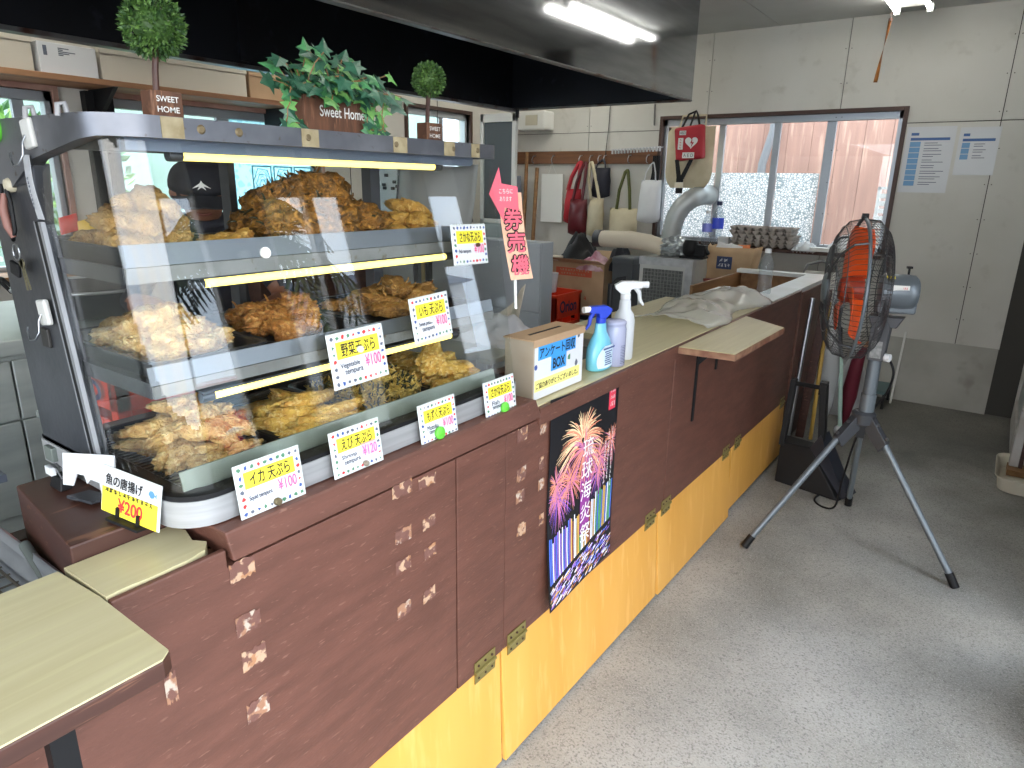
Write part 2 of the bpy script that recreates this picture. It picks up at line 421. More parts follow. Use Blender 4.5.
b = MB(); bx(b,2.48,3.07,.058,.061,.975,1.74); b.build('pane',pattern_film('ice_glass',(196,232,238),(166,210,220),22,.2,.15),w3)
b = MB(); m_teal = M('teal_print',(70,150,165),.6)
for i in range(3):
    for j in range(3):
        y0,z0 = 2.62+i*.155,1.02+j*.235
        for (a,c,d,e) in ((0,.14,0,.008),(0,.14,.212,.22),(0,.008,0,.22),(.132,.14,0,.22)): bx(b,y0+a,y0+c,.052,.054,z0+d,z0+e)
        for k in range(5):
            r = .02+.012*k; p = [(XL-.052,y0+.07+r*math.cos(t),z0+.11+1.5*r*math.sin(t)) for t in [q*math.pi/3+k*.5 for q in range(6)]]
            b.tube(p,.0016 if k%2 else .0028,4,closed=True)
b.build('tile_pattern',m_teal,w3)
w4,bx,f = slider('window_4','y',3.93,4.66,1.1,1.93,XL,((4.36,.05,.04),),m_trim)
b = MB(); bx(b,3.95,4.64,.058,.061,1.12,1.9); b.build('pane',m_glass,w4)
# ---------------------------------------------------------------- outside
m_asph = M('asphalt',(120,120,118),.9,rgb2=(104,104,102),scale=4,third=(140,140,138),tscale=120,tlo=.55,thi=.7)
b = MB(); b.box(-14,30,-16,24,-.6,-.5); struct(b.build('ground',m_asph))
b = MB(); b.mi = 0
for i in range(24):
    x = -4.6+i*.225
    b.box(x,x+.222,7.15,7.18,-.45,2.5)
b.mi = 1
for z in (.3,1.35,2.3): b.box(-4.6,.8,7.18,7.24,z,z+.08)
o = b.build('board_fence',[M('weathered_pink_boards',(172,134,120),.8,rgb2=(158,124,112),scale=7,stretch=(3,3,.25),third=(204,170,152),tscale=9,tlo=.55,thi=.75),m_tan])
tag(o,'weathered reddish vertical board wall outside the sliding window','wall')
b = MB(); b.tube([(-2.09,7.08,-.45),(-2.09,7.08,1.62),(-2.02,7.08,1.92),(-2.0,7.08,2.6)],.04,10)
b.mi = 1
for z in (.6,1.5): b.cyl((-2.09,7.08,z),(-2.09,7.08,z+.035),.047)
tag(b.build('drain_pipe',[M('grey_pvc',(120,122,126),.5),m_white],smooth=40),'grey drain pipe running up the board wall outside','pipe')
t = thing('outdoor_shutter',(-.74,6.0,.9),'white slatted panel standing outside the right end of the window','panel')
b = MB()
for k in range(14): b.box(-.86,-.60,6.0,6.02,.62+k*.055,.655+k*.055)
b.build('slats',m_white,t)
b = MB()
for x in (-.88,-.60): b.box(x,x+.02,5.99,6.03,-.45,1.42)
b.box(-.88,-.58,5.99,6.03,1.40,1.42); b.build('frame',m_white,t)
b = MB(); b.box(-8.1,-8.0,-4,9,-.5,3.2)
struct(b.build('wall_outside',M('mint_render',(138,160,150),.8,rgb2=(128,150,140),scale=2)))
t = thing('block_screen',(-5.6,.9,-.5),'white pierced block screen outside the kitchen window','screen')
b = MB()
for k in range(20): b.box(-5.65,-5.58,-.4+k*.11,-.37+k*.11,-.5,1.74)
for k in range(21): b.box(-5.64,-5.59,-.4,1.8,-.5+k*.11,-.47+k*.11)
b.build('screen_blocks',m_white,t)
m_leafs = [M('leaf_green',(74,122,52),.5,rgb2=(104,150,70),scale=12),M('leaf_dark',(40,82,38),.5,rgb2=(62,104,48),scale=12),M('leaf_light',(132,172,84),.5,rgb2=(104,150,70),scale=12)]
def leafball(b, c, r, n, size, rnd, mats=3, squash=1.0, shell=.55, curl=.3):
    """n small pointed leaves on and in a ball"""
    c = Vector(c)
    for k in range(n):
        d = Vector((rnd.gauss(0,1),rnd.gauss(0,1),rnd.gauss(0,1))).normalized()
        p = c + Vector((d.x,d.y,d.z*squash))*r*(shell+(1-shell)*rnd.random()**.5)
        t = (d+Vector((rnd.uniform(-.7,.7),rnd.uniform(-.7,.7),rnd.uniform(-.5,.7)))).normalized()
        s = t.cross(Vector((rnd.uniform(-1,1),rnd.uniform(-1,1),rnd.uniform(-1,1)))).normalized(); w = t.cross(s)
        L = size*rnd.uniform(.7,1.25); b.mi = rnd.randrange(mats)
        q = [p, p+t*L*.45+s*L*.28+w*L*.05, p+t*L, p+t*L*.45-s*L*.28+w*L*.05]; m_ = p+t*L*.5-w*L*curl*.3
        v = [b.bm.verts.new(x) for x in q]; vm = b.bm.verts.new(m_)
        for i in range(4): b._f([v[i],v[(i+1)%4],vm])
rnd = random.Random(3)
for (x,y,z,r,lab) in ((-5.9,2.15,1.0,.75,'leafy green bush outside the kitchen window'),(-6.4,2.9,.6,.6,'lower green bush beside the pale wall outside the kitchen window')):
    t = thing('bush',(x,y,-.5),lab,'bush','bushes outside the kitchen window')
    b = MB(); leafball(b,(x,y,z),r,700,.11,rnd,squash=1.2); b.build('foliage',m_leafs,t,recalc=False)
    b = MB()
    for k in range(4): b.tube([(x,y,-.5),(x+rnd.uniform(-.1,.1),y+rnd.uniform(-.1,.1),.2),(x+rnd.uniform(-.3,.3),y+rnd.uniform(-.3,.3),z)],[.03,.02,.01],6)
    b.build('stem',m_tan,t)
# palm by the street, mirrored in the showcase glass
t = thing('palm_tree',(2.9,3.0,-.5),'palm with drooping fronds on the street, mirrored in the showcase glass','palm tree')
b = MB(); b.tube([(2.9,3.0,-.5),(2.92,3.01,.6),(2.88,2.99,1.4),(2.9,3.0,2.1)],[.14,.11,.10,.09],12); b.build('trunk',m_tan,t,smooth=40)
for k in range(20):
    a = k*2.399; el = R(rnd.uniform(5,60)); L = rnd.uniform(1.1,1.6); b = MB(); pts = []
    for i in range(9):
        s = i/8; rr = L*s*math.cos(el)*(1-.12*s); zz = 2.1+L*(math.sin(el)*s-(.75+.35*math.cos(el))*s*s)
        pts.append(Vector((2.9+rr*math.cos(a),3.0+rr*math.sin(a),zz)))
    b.tube(pts,[.016-.0016*i for i in range(9)],5)
    for i in range(1,9):
        for h in range(3):
            p = pts[i-1].lerp(pts[i],h/3); tv = (pts[i]-pts[i-1]).normalized(); side = tv.cross(Vector((0,0,1))).normalized()
            for sg in (-1,1):
                l = .5*math.sin(math.pi*min(.95,(i+h/3)/9+.12)); d = (side*sg*.8+tv*.55-Vector((0,0,.55))).normalized(); e = p+d*l
                wv = tv*.014
                q = [b.bm.verts.new(x) for x in (p-wv,p+d*l*.5-wv*1.3-Vector((0,0,.02)),e,p+d*l*.5+wv*1.3-Vector((0,0,.02)),p+wv)]; b._f(q)
    b.build('frond',M('palm_green',(70,92,52),.5,rgb2=(96,112,62),scale=5),t,recalc=False)
# parked car, mirrored in the showcase glass
def car():
    t = thing('car',(0,0,0),'parked rose red small car out on the street, mirrored in the showcase glass','car')
    red = M('rose_red_paint',(196,52,78),.25,coat=.6); dk = M('car_dark_trim',(28,30,34),.4); gl = M('car_glass',(150,170,180),.1,spec=.8)
    sec = [(-1.95,.30,.62,.70),(-1.75,.26,.80,.78),(-.95,.24,.93,.83),(-.45,.24,.96,.85),(.9,.24,.98,.85),(1.7,.26,.95,.82),(1.95,.32,.75,.74)]
    b = MB(); rings = []
    for x,z0,z1,w in sec:
        rings.append([b.bm.verts.new(p) for p in ((x,-w*.92,z0),(x,w*.92,z0),(x,w,z0+.25),(x,w*.97,z1-.08),(x,w*.82,z1),(x,-w*.82,z1),(x,-w*.97,z1-.08),(x,-w,z0+.25))])
    for A,B in zip(rings,rings[1:]):
        for k in range(8): b._f([A[k],A[(k+1)%8],B[(k+1)%8],B[k]])
    b._f(rings[0]); b._f(rings[-1][::-1]); b.build('body',red,t,smooth=50)
    b = MB(); r2 = []
    for x,z0,z1,w0,w1 in ((-1.0,.92,.93,.76,.75),(-.25,.92,1.44,.80,.62),(.5,.94,1.50,.80,.62),(1.3,.94,1.45,.80,.60),(1.75,.92,1.0,.78,.7)):
        r2.append([b.bm.verts.new(p) for p in ((x,-w0,z0),(x,w0,z0),(x,w1,z1),(x,-w1,z1))])
    for A,B in zip(r2,r2[1:]):
        for k in range(4): b._f([A[k],A[(k+1)%4],B[(k+1)%4],B[k]])
    b._f(r2[0]); b._f(r2[-1][::-1]); b.build('cabin_glass',gl,t,smooth=30)
    b = MB(); b.sheet(lambda u,v:(-.3+1.65*u,-.62+1.24*v,1.45+.06*math.sin(math.pi*u)),8,4,(0,0,.03)); b.build('roof',red,t,smooth=60)
    b = MB(); b.box(-1.99,-1.88,-.55,.55,.42,.62); b.build('grille',dk,t,bev=.02)
    b = MB(); b.box(-2.0,-1.97,-.17,.17,.30,.42); b.build('number_plate',m_white,t)
    b = MB(); b.lathe([(.05,0),(.065,.01),(.05,.02)],(-1.985,0,.55),(-1,0,0),16); b.build('badge',m_steel,t)
    for s in (-1,1):
        b = MB(); b.ball((-1.85,s*.6,.64),.15,2,.6,1.2,.5); b.build('headlight',M('headlight',(225,230,235),.15),t,smooth=60)
        for x in (-1.25,1.25):
            b = MB(); b.lathe([(.12,-.09),(.29,-.09),(.31,-.06),(.31,.06),(.29,.09),(.12,.09)],(x,s*.76,.31),(0,1,0),24); b.build('wheel',dk,t,smooth=40)
    return t
c = car(); c.location = (10.6,7.0,-.5); c.rotation_euler = (0,0,R(12))
t = thing('house',(26,24,-.5),'pale house across the street, mirrored faintly in the glass','house')
b = MB(); b.box(22,30,20,28,-.5,3.0); b.build('house_wall',M('pale_render',(220,222,224),.8),t)
b = MB(); b.prism([(21.5,19.5,3.0),(30.5,19.5,3.0),(26,19.5,4.6)],(0,9,0)); b.build('house_roof',M('slate_roof',(120,130,150),.7),t)

# ---------------------------------------------------------------- serving counter
XF = -.81
ct = thing('serving_counter',(-.9,2.0,0),'long brown painted counter with hinged orange boards along its foot','counter')
for y0,y1 in ((-.9,.951),(.955,1.121),(1.123,2.05),(2.052,3.64)):
    b = MB(); b.box(XF-.03,XF,y0,y1,.325,.875); b.build('front_panel',m_brown,ct,bev=.0015)
b = MB(); b.box(XF-.03,XF+.004,-.9,.300,.872,.884); b.box(XF-.006,XF+.004,.302,.455,.872,.904); b.box(XF-.0075,XF+.006,1.245,3.64,.862,.904); b.box(XF-.03,XF-.0075,1.245,3.64,.862,.8835); b.build('top_batten',m_brown,ct,bev=.002)
b = MB(); b.box(XF-.03,XF,3.70,4.30,.30,.885); b.box(XF-.10,XF-.03,3.62,3.72,0,.9); b.build('end_panel',m_brown,ct,bev=.002)
b = MB(); b.box(XF-.06,XF-.035,-.9,4.3,0,.88); b.box(-1.32,-1.28,-.3,2.05,0,.80); b.build('carcass',m_dbrown,ct)
hing = M('brass_hinge',(150,138,84),.4,.6)
for y0,y1,lean,drop in ((-.9,1.108,.012,.0),(1.114,2.005,.02,0),(2.015,2.755,.026,0),(2.785,3.62,.01,.012)):
    x = XF-.012
    b = MB(); b.hexa([(x+lean,y0,.012+drop),(x+lean+.012,y0,.012+drop),(x+lean+.012,y1,.012+drop),(x+lean,y1,.012+drop),(x,y0,.327),(x+.012,y0,.327),(x+.012,y1,.327),(x,y1,.327)])
    k = b.build('kick_board',m_orange,ct,bev=.001)
    for yh in (y0+.06,y1-.06):
        if yh < .5: continue
        h = MB(); h.box(XF+.001,XF+.003,yh-.038,yh+.038,.331,.357); h.box(XF+.002,XF+.004,yh-.038,yh+.038,.302,.327)
        h.cyl((XF+.005,yh-.038,.329),(XF+.005,yh+.038,.329),.0045,n=8)
        h.mi = 1
        for dy in (-.025,0,.025):
            for z in (.345,.313): h.cyl((XF+.003,yh+dy,z),(XF+.0055,yh+dy,z),.003,n=6)
        h.build('hinge',[hing,m_dbrown],k)
# worn patches where tape was pulled off
def worn(name, a, b_, th):
    m = M(name,a,.85,rgb2=b_,scale=55,lo=.42,hi=.5,detail=5,third=(112,76,66),tscale=48,tlo=.47,thi=.52,bump=.3,bscale=80)
    return m
m_chip = worn('peeled_paint_tan',(164,118,84),(186,152,124),.5); m_chipw = worn('peeled_paint_pale',(186,168,152),(156,114,88),.5)
def on_front(px, py, x=XF):
    """point of the counter front seen at a photo pixel"""
    d = Vector((px-512,384-py,-680.)); r = cam.matrix_world.to_3x3() @ d; k = x/r.x
    return r*k + Vector((0,0,1.40))
rc = random.Random(11)
def chip(px, py, w, h, mat):
    p = on_front(px,py); b = MB(); n = 9; top = []; bot = []
    for i in range(n+1):
        y = p.y-w/2+w*i/n
        top.append((XF+.0006,y,p.z+h/2*(1-.3*rc.random()**2))); bot.append((XF+.0006,y,p.z-h/2*(1-.35*rc.random()**2)))
    b.prism(bot+top[::-1],(.0006,0,0)); b.build('worn_patch',mat,ct)
for q in ((242,569,.040,.034,0),(248,622,.040,.034,1),(254,656,.040,.036,0),(258,708,.038,.036,1),(402,489,.050,.030,0),(427,481,.048,.024,0),(403,535,.042,.03,1),
          (429,522,.036,.026,0),(403,565,.040,.03,0),(430,551,.034,.028,0),(404,609,.036,.03,1),(429,594,.034,.03,0),(522,434,.040,.034,0),(521,474,.036,.036,1),(520,496,.034,.034,1),
          (521,529,.036,.036,0),(543,424,.026,.05,1),(541,463,.022,.036,0),(541,484,.026,.03,1),(541,519,.02,.03,0),(171,688,.016,.05,1)):
    chip(q[0],q[1],q[2],q[3],m_chipw if q[4] else m_chip)
m_scr = M('screw_ring',(196,184,150),.4,.4)
for px,py in ((158,587),(170,584),(181,575)):
    p = on_front(px,py); b = MB(); b.lathe([(.0015,0),(.004,.001),(.0045,.0025),(.0025,.003)],(XF,p.y,p.z),(1,0,0),12); b.build('screw_cup',m_scr,ct)
# worktops
b = MB(); b.box(-.955,XF-.008,1.245,3.0,.884,.906); b.build
o = b.build('counter_worktop',m_top,bev=.002); tag(o,'pale cream laminate worktop strip along the counter behind the cardboard box and sprays','worktop')
m_wtop = M('white_laminate',(222,226,228),.3,rgb2=(206,210,208),scale=5)
ot = thing('white_worktop',(-.9,3.7,.88),'white laminate worktop framing an open well at the far counter end','worktop')
b = MB(); b.box(-.945,XF-.008,3.004,4.33,.884,.907); b.build('front_rail',m_wtop,ot,bev=.002)
b = MB(); b.box(-1.36,-.945,4.33,4.40,.884,.907); b.box(-.945,XF-.008,4.33,4.40,.884,.907); b.build('end_rail',m_wtop,ot,bev=.002)
b = MB(); b.box(-1.20,-1.14,3.004,3.55,.872,.895); b.build('inner_rail',m_wtop,ot,bev=.002)
b = MB(); b.box(-1.36,-.95,4.385,4.40,.70,.884); b.box(-1.36,-1.345,3.56,4.385,.70,.884); b.box(-1.36,-.95,3.56,4.40,.69,.70); b.build('well_board',m_tan,ot)
o = MB().box(-1.26,-.96,2.05,3.0,.880,.902).build('side_worktop',m_top,bev=.002); tag(o,'wider cream laminate board on the kitchen side under the plastic bag','worktop')
# stand under the showcase
st = thing('showcase_stand',(-1.0,.8,.80),'dark brown wooden plinth on the counter under the hot food showcase','stand')
b = MB(); b.hexa([(-1.20,.345,.80),(-.932,.312,.80),(-.932,1.24,.80),(-1.20,1.24,.80),(-1.20,.345,.93),(-.932,.312,.93),(-.932,1.24,.93),(-1.20,1.24,.93)]); b.build('plinth_box',m_dbrown,st,bev=.003)
b = MB(); b.hexa([(-.931,.462,.884),(-.800,.462,.884),(-.800,1.245,.884),(-.931,1.245,.884),(-.931,.452,.931),(-.803,.455,.931),(-.803,1.225,.931),(-.931,1.225,.931)]); b.build('front_rail',m_brown,st,bev=.003)
# near cream ledge
lg = thing('folding_ledge',(-.8,0,.88),'cream laminate folding ledge with dark brown edge beside the showcase','shelf')
b = MB(); b.prism([(-.928,-.6,.9025),(-.665,-.6,.9025),(-.655,.285,.9025),(-.665,.297,.9025),(-.826,.299,.9025),(-.928,.2925,.9025)],(0,0,.0025)); b.build('ledge_top',m_top,lg)
b = MB(); b.prism([(-.928,-.6,.880),(-.664,-.6,.880),(-.654,.285,.880),(-.664,.298,.880),(-.928,.2925,.880)],(0,0,.0225)); b.build('ledge_edge',m_dbrown,lg,bev=.002)
b = MB(); b.box(-.708,-.690,.182,.206,.60,.880); b.box(-.812,-.690,.182,.206,.862,.8795); b.hexa([(-.812,.182,.60),(-.708,.182,.60),(-.708,.206,.60),(-.812,.206,.60),(-.812,.182,.615),(-.708,.182,.615),(-.708,.206,.615),(-.812,.206,.615)]); b.build('bracket',m_black,lg)
rp = random.Random(2); pts = [(-.928,.300,.889),(-.8175,.302,.889)]
pts += [(-.8175-.002*rp.random(),.302+.12*i/7,.889) for i in range(1,7)]+[(-.826,.436,.889),(-.845,.450,.889),(-.865,.440,.889),(-.90,.450,.889),(-.929,.44,.889)]
b = MB(); b.prism(pts,(0,0,.0175)); o = b.build('laminate_offcut',m_top); tag(o,'cream laminate offcut with a ragged end running under the showcase corner','worktop')
# far flap shelf
fl = thing('flap_shelf',(-.7,2.4,.88),'cream laminate flap shelf standing out from the middle of the brown counter','shelf')
b = MB(); b.prism([(-.803,2.052,.901),(-.626,2.067,.901),(-.620,2.602,.901),(-.803,2.742,.901)],(0,0,.003)); b.build('shelf_top',m_top,fl,bev=.0015)
b = MB(); b.prism([(-.803,2.05,.881),(-.624,2.066,.881),(-.618,2.604,.881),(-.803,2.744,.881)],(0,0,.0198)); b.build('shelf_edge',M('raw_brown_edge',(148,112,86),.7,rgb2=(112,72,54),scale=20),fl)
for y,L in ((2.25,.28),(2.45,.13)):
    b = MB(); b.box(XF+.0005,XF+.006,y-.008,y+.008,.874-L,.881); b.box(XF+.006,-.69,y-.008,y+.008,.875,.881); b.prism([(XF+.006,y-.002,.80),(XF+.006,y-.002,.868),(-.74,y-.002,.868)],(0,.004,0)); b.build('bracket',m_black,fl)
b = MB(); b.box(XF+.0005,XF+.004,2.76,2.83,.80,.872); o = b.build('latch_plate',m_black,ct)
# ---------------------------------------------------------------- hot food showcase
CY0, CY1 = .42, 1.20
def xf(z): return -.838-.1485*(z-.95)
def rim(z, off=0.0, r=.055, far=True, n=8):
    """plan outline of the showcase front at height z: near end, rounded corner, front, far end"""
    x = xf(z)+off; y0 = CY0-off; y1 = CY1+off; rr = r+off
    p = [(-1.27,y0),(-1.10,y0)]+arc(x-rr,y0+rr,rr,-90,0,n)
    p += [(x,y) for y in (.7,.95)]
    p += arc(x-.03,y1-.03,.03,0,90,4)+[(-1.27,y1)] if far else [(x,y1)]
    return p
def band(b, z0f, z1f, off, thick, far=True):
    """upright band following the outline; z0f,z1f give bottom and top height at plan (x, y)"""
    lo = rim(.95 if z0f(0,0) < 1.2 else 1.45,off,far=far); li = rim(.95 if z0f(0,0) < 1.2 else 1.45,off-thick,far=far)
    V = []
    for (x,y),(xi,yi) in zip(lo,li):
        V.append([b.bm.verts.new(p) for p in ((x,y,z0f(x,y)),(x,y,z1f(x,y)),(xi,yi,z1f(x,y)),(xi,yi,z0f(x,y)))])
    for A,B in zip(V,V[1:]):
        for k in range(4): b._f([A[k],A[(k+1)%4],B[(k+1)%4],B[k]])
    b._f(V[0][::-1]); b._f(V[-1])
sc = thing('display_case',(-1.05,.8,.93),'stainless hot food showcase with sloping glass front full of tempura','showcase')
m_lip = M('worn_brushed_steel',(124,126,132),.42,.8,rgb2=(104,106,112),scale=12,third=(96,90,84),tscale=55,tlo=.66,thi=.74)
b = MB(); band(b,lambda x,y:.933,lambda x,y:.972,.006,.02)
b.build('base_rim',M('brushed_rim_steel',(182,183,184),.45,.5,rgb2=(166,167,168),scale=4,stretch=(1,1,24)),sc,smooth=40)
b = MB(); band(b,lambda x,y:.972,lambda x,y:.979,.004,.03); b.build('base_gasket',m_black,sc,smooth=40)
pl = [(x,y,.931) for x,y in rim(.95,-.012)]
b = MB(); b.prism(pl,(0,0,.012)); b.build('base_floor',m_dsteel,sc)
# roof lip, deeper towards the back of the near end
def lipbot(x,y):
    if y < .5 and x < -.93: return 1.447-.030*((-.93-x)/.19)-(.05 if x < -1.2 else 0)
    return 1.447
b = MB(); band(b,lipbot,lambda x,y:1.474,.010,.02); b.build('roof_lip',m_lip,sc,smooth=40)
b = MB(); b.prism([(x,y,1.466) for x,y in rim(1.45,-.004)],(0,0,.006)); b.build('roof',m_lip,sc)
tape = M('aged_tape',(162,150,120),.7,rgb2=(134,120,88),scale=40)
for px,w in ((172,.030),(310,.032),(400,.034),(449,.030),(475,.026)):
    d = Vector((px-512,384-(112+(px-110)*.104+8),-680.)); r = cam.matrix_world.to_3x3() @ d; k = -.903/r.x; p = r*k+Vector((0,0,1.4))
    b = MB(); b.box(-.9030,-.9012,p.y-w/2,p.y+w/2,1.4475,1.4735); b.build('tape_patch',tape,sc)
for px in (201,239,308,396,453,477):
    d = Vector((px-512,384-(112+(px-110)*.104+9),-680.)); r = cam.matrix_world.to_3x3() @ d; k = -.903/r.x; p = r*k+Vector((0,0,1.4))
    b = MB(); b.lathe([(.006,0),(.0065,.002),(.004,.0045),(.0,.0045)],(-.9045,p.y,1.461),(1,0,0),12); b.build('rivet',M('rusty_rivet',(120,106,80),.5,.5),sc,smooth=40)
# near end: steel stile with gasket; back posts
b = MB(); b.prism([(-1.300,CY0-.004,1.40),(-1.262,CY0-.004,.935),(-1.075,CY0-.004,.972),(-1.135,CY0-.004,1.33),(-1.118,CY0-.004,1.415)],(0,.022,0)); b.build('end_panel',m_dsteel,sc,bev=.002)
b = MB(); b.prism([(-1.300,CY0-.0115,1.385),(-1.312,CY0-.006,1.474),(-.975,CY0-.006,1.474),(-.975,CY0-.006,1.446),(-1.115,CY0-.006,1.418),(-1.135,CY0-.006,1.385)],(0,.012,0)); b.build('end_bracket',M('dark_painted_steel',(62,64,70),.35,.6),sc,bev=.003)
b = MB(); b.prism([(-1.138,CY0-.007,1.335),(-1.126,CY0-.007,1.335),(-1.066,CY0-.007,.978),(-1.078,CY0-.007,.978)],(0,.006,0)); b.build('glass_gasket',m_black,sc)
b = MB(); b.prism([(-1.142,CY0-.0075,1.335),(-1.138,CY0-.0075,1.335),(-1.078,CY0-.0075,.978),(-1.082,CY0-.0075,.978)],(0,.006,0)); b.prism([(-1.126,CY0-.0075,1.335),(-1.117,CY0-.0075,1.335),(-1.057,CY0-.0075,.978),(-1.066,CY0-.0075,.978)],(0,.006,0)); b.build('glass_channel',M('channel_steel',(150,152,156),.45,.6),sc)
b = MB(); b.box(-1.285,-1.255,CY1-.03,CY1,.94,1.466); b.box(-1.285,-1.255,.80,.815,.94,1.466); b.box(-1.285,-1.255,CY0,CY1,1.44,1.466); b.box(-1.285,-1.255,CY0,CY1,.94,.965)
b.build('back_frame',m_dsteel,sc)
# glass: near end, rounded corner and front in one bent sheet; far end sheet
def bent():
    b = MB(); lo = rim(.975,-.004,far=False,n=18)[1:]; hi = rim(1.45,-.004,far=False,n=18)[1:]; V = []
    for (x0,y0),(x1,y1) in zip(lo,hi): V.append([b.bm.verts.new((x0+(x1-x0)*k/4,y0+(y1-y0)*k/4,.978+(1.452-.978)*k/4)) for k in range(5)])
    V[0] = [b.bm.verts.new((-1.075-.058*k/4,CY0+.004,.978+.474*k/4)) for k in range(5)]
    for A,B in zip(V,V[1:]):
        for k in range(4): b._f([A[k],B[k],B[k+1],A[k+1]])
    return b
bent().build('front_glass',m_case_glass,sc,solid=.004)
b = MB(); b.sheet(lambda u,v:(-1.25+(1.25+xf(.978+.474*v)-.006)*u,CY1-.003,.978+.474*v),1,1); b.build('end_glass',m_case_glass,sc,solid=.004)
b = MB(); b.box(-.874,-.858,CY1-.014,CY1-.002,.98,1.45); b.obox((-.879,CY1-.006,1.215),(.004,0,0),(0,.007,0),(-.035,0,.237))
t = thing('plastic_sheet',(-1.06,1.18,1.22),'grey crinkled plastic sheet hanging inside the far end of the showcase','plastic sheet')
b = MB(); b.sheet(lambda u,v:(-1.16+.24*u-.05*(1-v),1.165+.012*math.sin(7*u+3*v),1.25+.185*v-.03*(1-u)*(1-v)),14,10); b.build('sheet',glass_mat('grey_crinkled_film',(.9,.9,.9),1.4,film=.5,filmcol=(.62,.62,.62),rough=.15),t,smooth=60,solid=.001)
b = MB(); b.box(-1.04,-1.02,1.16,1.175,1.232,1.25); b.build('clip',m_black,t)
# shelves
for nm,x,z0,z1,y1 in (('shelf',-.93,1.262,1.312,1.10),('shelf',-.90,1.110,1.152,1.185)):
    b = MB(); b.box(-1.25,x-.006,.436,CY1-.012,z0+.004,z0+.014); b.box(-1.25,x-.004,.430,.436,z0,z0+.022); s = b.build(nm,m_dsteel,sc)
    b = MB(); zm = z0+(z1-z0)*.42
    b.box(x-.004,x+.001,.432,CY1-.012,z0,zm); b.build('price_rail',M('stained_steel_strip',(150,151,150),.5,.4,rgb2=(122,122,120),scale=10,third=(120,112,100),tscale=60,tlo=.62,thi=.72),s)
    b = MB(); b.obox((x-.004,(.43+CY1-.012)/2,(zm+z1)/2+.001),(.0012,0,0),(0,(CY1-.012-.43)/2,0),(-.003,0,(z1-zm)/2)); b.build('rail_strip',M('pale_steel_strip',(140,145,152),.35,.75),s)
b = MB(); b.obox((-.874,.80,.990),(.0015,0,0),(0,.36,0),(-.004,0,.016)); b.build('rail_strip',M('pale_green_strip',(150,158,146),.3,.6),sc)
m_tube = M('warm_light_tube',(255,234,128),.4,emit=2.4)
for x,z,y0,y1 in ((-.965,1.428,.545,1.07),(-.945,1.251,.545,1.078),(-.925,1.088,.53,1.07)):
    b = MB(); b.cyl((x,y0,z),(x,y1,z),.0065,n=12); b.build('light_tube',m_tube,sc,smooth=40)
    b = MB(); b.cyl((x,y0-.02,z),(x,y0,z),.008,n=12); b.cyl((x,y1,z),(x,y1+.02,z),.008,n=12); b.box(x-.012,x+.010,y0-.02,y1+.02,z+.0075,z+.011); b.build('tube_holder',m_dsteel,sc,smooth=40)
b = MB(); b.box(-.958,-.944,.46,CY1-.03,1.432,1.462); b.build('inner_fascia',M('blue_grey_steel',(122,132,148),.35,.8),sc)
b = MB(); b.box(-.93,-.9285,.58,.59,1.285,1.295); b.build
b = MB(); b.lathe([(.008,0),(.008,.004),(.0,.004)],(-.869,.60,1.297),(1,0,.15),14); b.build('white_sticker',m_white,sc)
# latch and power box on the stile
b = MB(); b.box(-1.245,-1.215,CY0-.014,CY0-.003,.943,.968); b.build('latch',M('grey_green_metal',(116,124,118),.5,.3),sc,bev=.002)
b = MB(); b.box(-1.185,-1.160,CY0-.009,CY0-.003,1.145,1.175); b.build('switch_plate',M('dark_plate',(40,38,36),.5),sc,bev=.002)

# ---------------------------------------------------------------- trays and food
m_tray = M('black_tray',(34,36,40),.35,rgb2=(26,28,30),scale=20)
def tray(x0,x1,y0,y1,z,h,label,wire=False,mat=None):
    t = thing('food_tray',((x0+x1)/2,(y0+y1)/2,z),label,'tray','food trays in the showcase')
    b = MB(); e = .006; f = .012; n = 5; r = .025
    def loop(o,zz):
        X0,X1,Y0,Y1 = x0-o,x1+o,y0-o,y1+o; rr = max(r+o,.004)
        return [(p[0],p[1],zz) for p in arc(X1-rr,Y1-rr,rr,0,90,n)+arc(X0+rr,Y1-rr,rr,90,180,n)+arc(X0+rr,Y0+rr,rr,180,270,n)+arc(X1-rr,Y0+rr,rr,270,360,n)]
    L = [[b.bm.verts.new(p) for p in loop(o,zz)] for o,zz in ((-f,z),(-.004,z+h),(.004,z+h+.001),(.004,z+h-.002),(-.006,z+h-.003),(-f-.003,z+.003))]
    for A,B in zip(L,L[1:]):
        for k in range(len(A)): b._f([A[k],A[(k+1)%len(A)],B[(k+1)%len(A)],B[k]])
    b._f(L[0][::-1]); b._f(L[-1])
    b.build('pan',mat or m_tray,t,smooth=50)
    if wire:
        b = MB(); zz = z+h*.6
        k = int((x1-x0)/.012)
        for i in range(1,k): b.tube([(x0+i*(x1-x0)/k,y0+.008,zz),(x0+i*(x1-x0)/k,y1-.008,zz)],.0012,5)
        for y in (y0+.02,(y0+y1)/2,y1-.02): b.tube([(x0+.008,y,zz-.002),(x1-.008,y,zz-.002)],.0016,5)
        b.build('wire_rack',m_steel,t)
    return t
tray(-1.22,-.945,.445,.645,1.277,.030,'black tray of pale battered fish on the top shelf')
tray(-1.22,-.95,.66,.965,1.277,.022,'black tray of dark vegetable tempura on the top shelf')
tray(-1.22,-.95,.975,1.17,1.277,.022,'black tray of golden tempura on the top shelf beside the far glass')
tray(-1.22,-.915,.445,.63,1.125,.030,'black tray of lumpy golden tempura on the middle shelf at the near end')
tray(-1.22,-.92,.645,.855,1.125,.022,'black tray of orange brown fritters in the middle of the middle shelf')
tray(-1.22,-.92,.87,1.175,1.125,.022,'black tray of brown tempura on the middle shelf at the far end')
tray(-1.22,-.885,.445,.66,.945,.030,'black tray of squid tempura on the showcase floor at the near end',True)
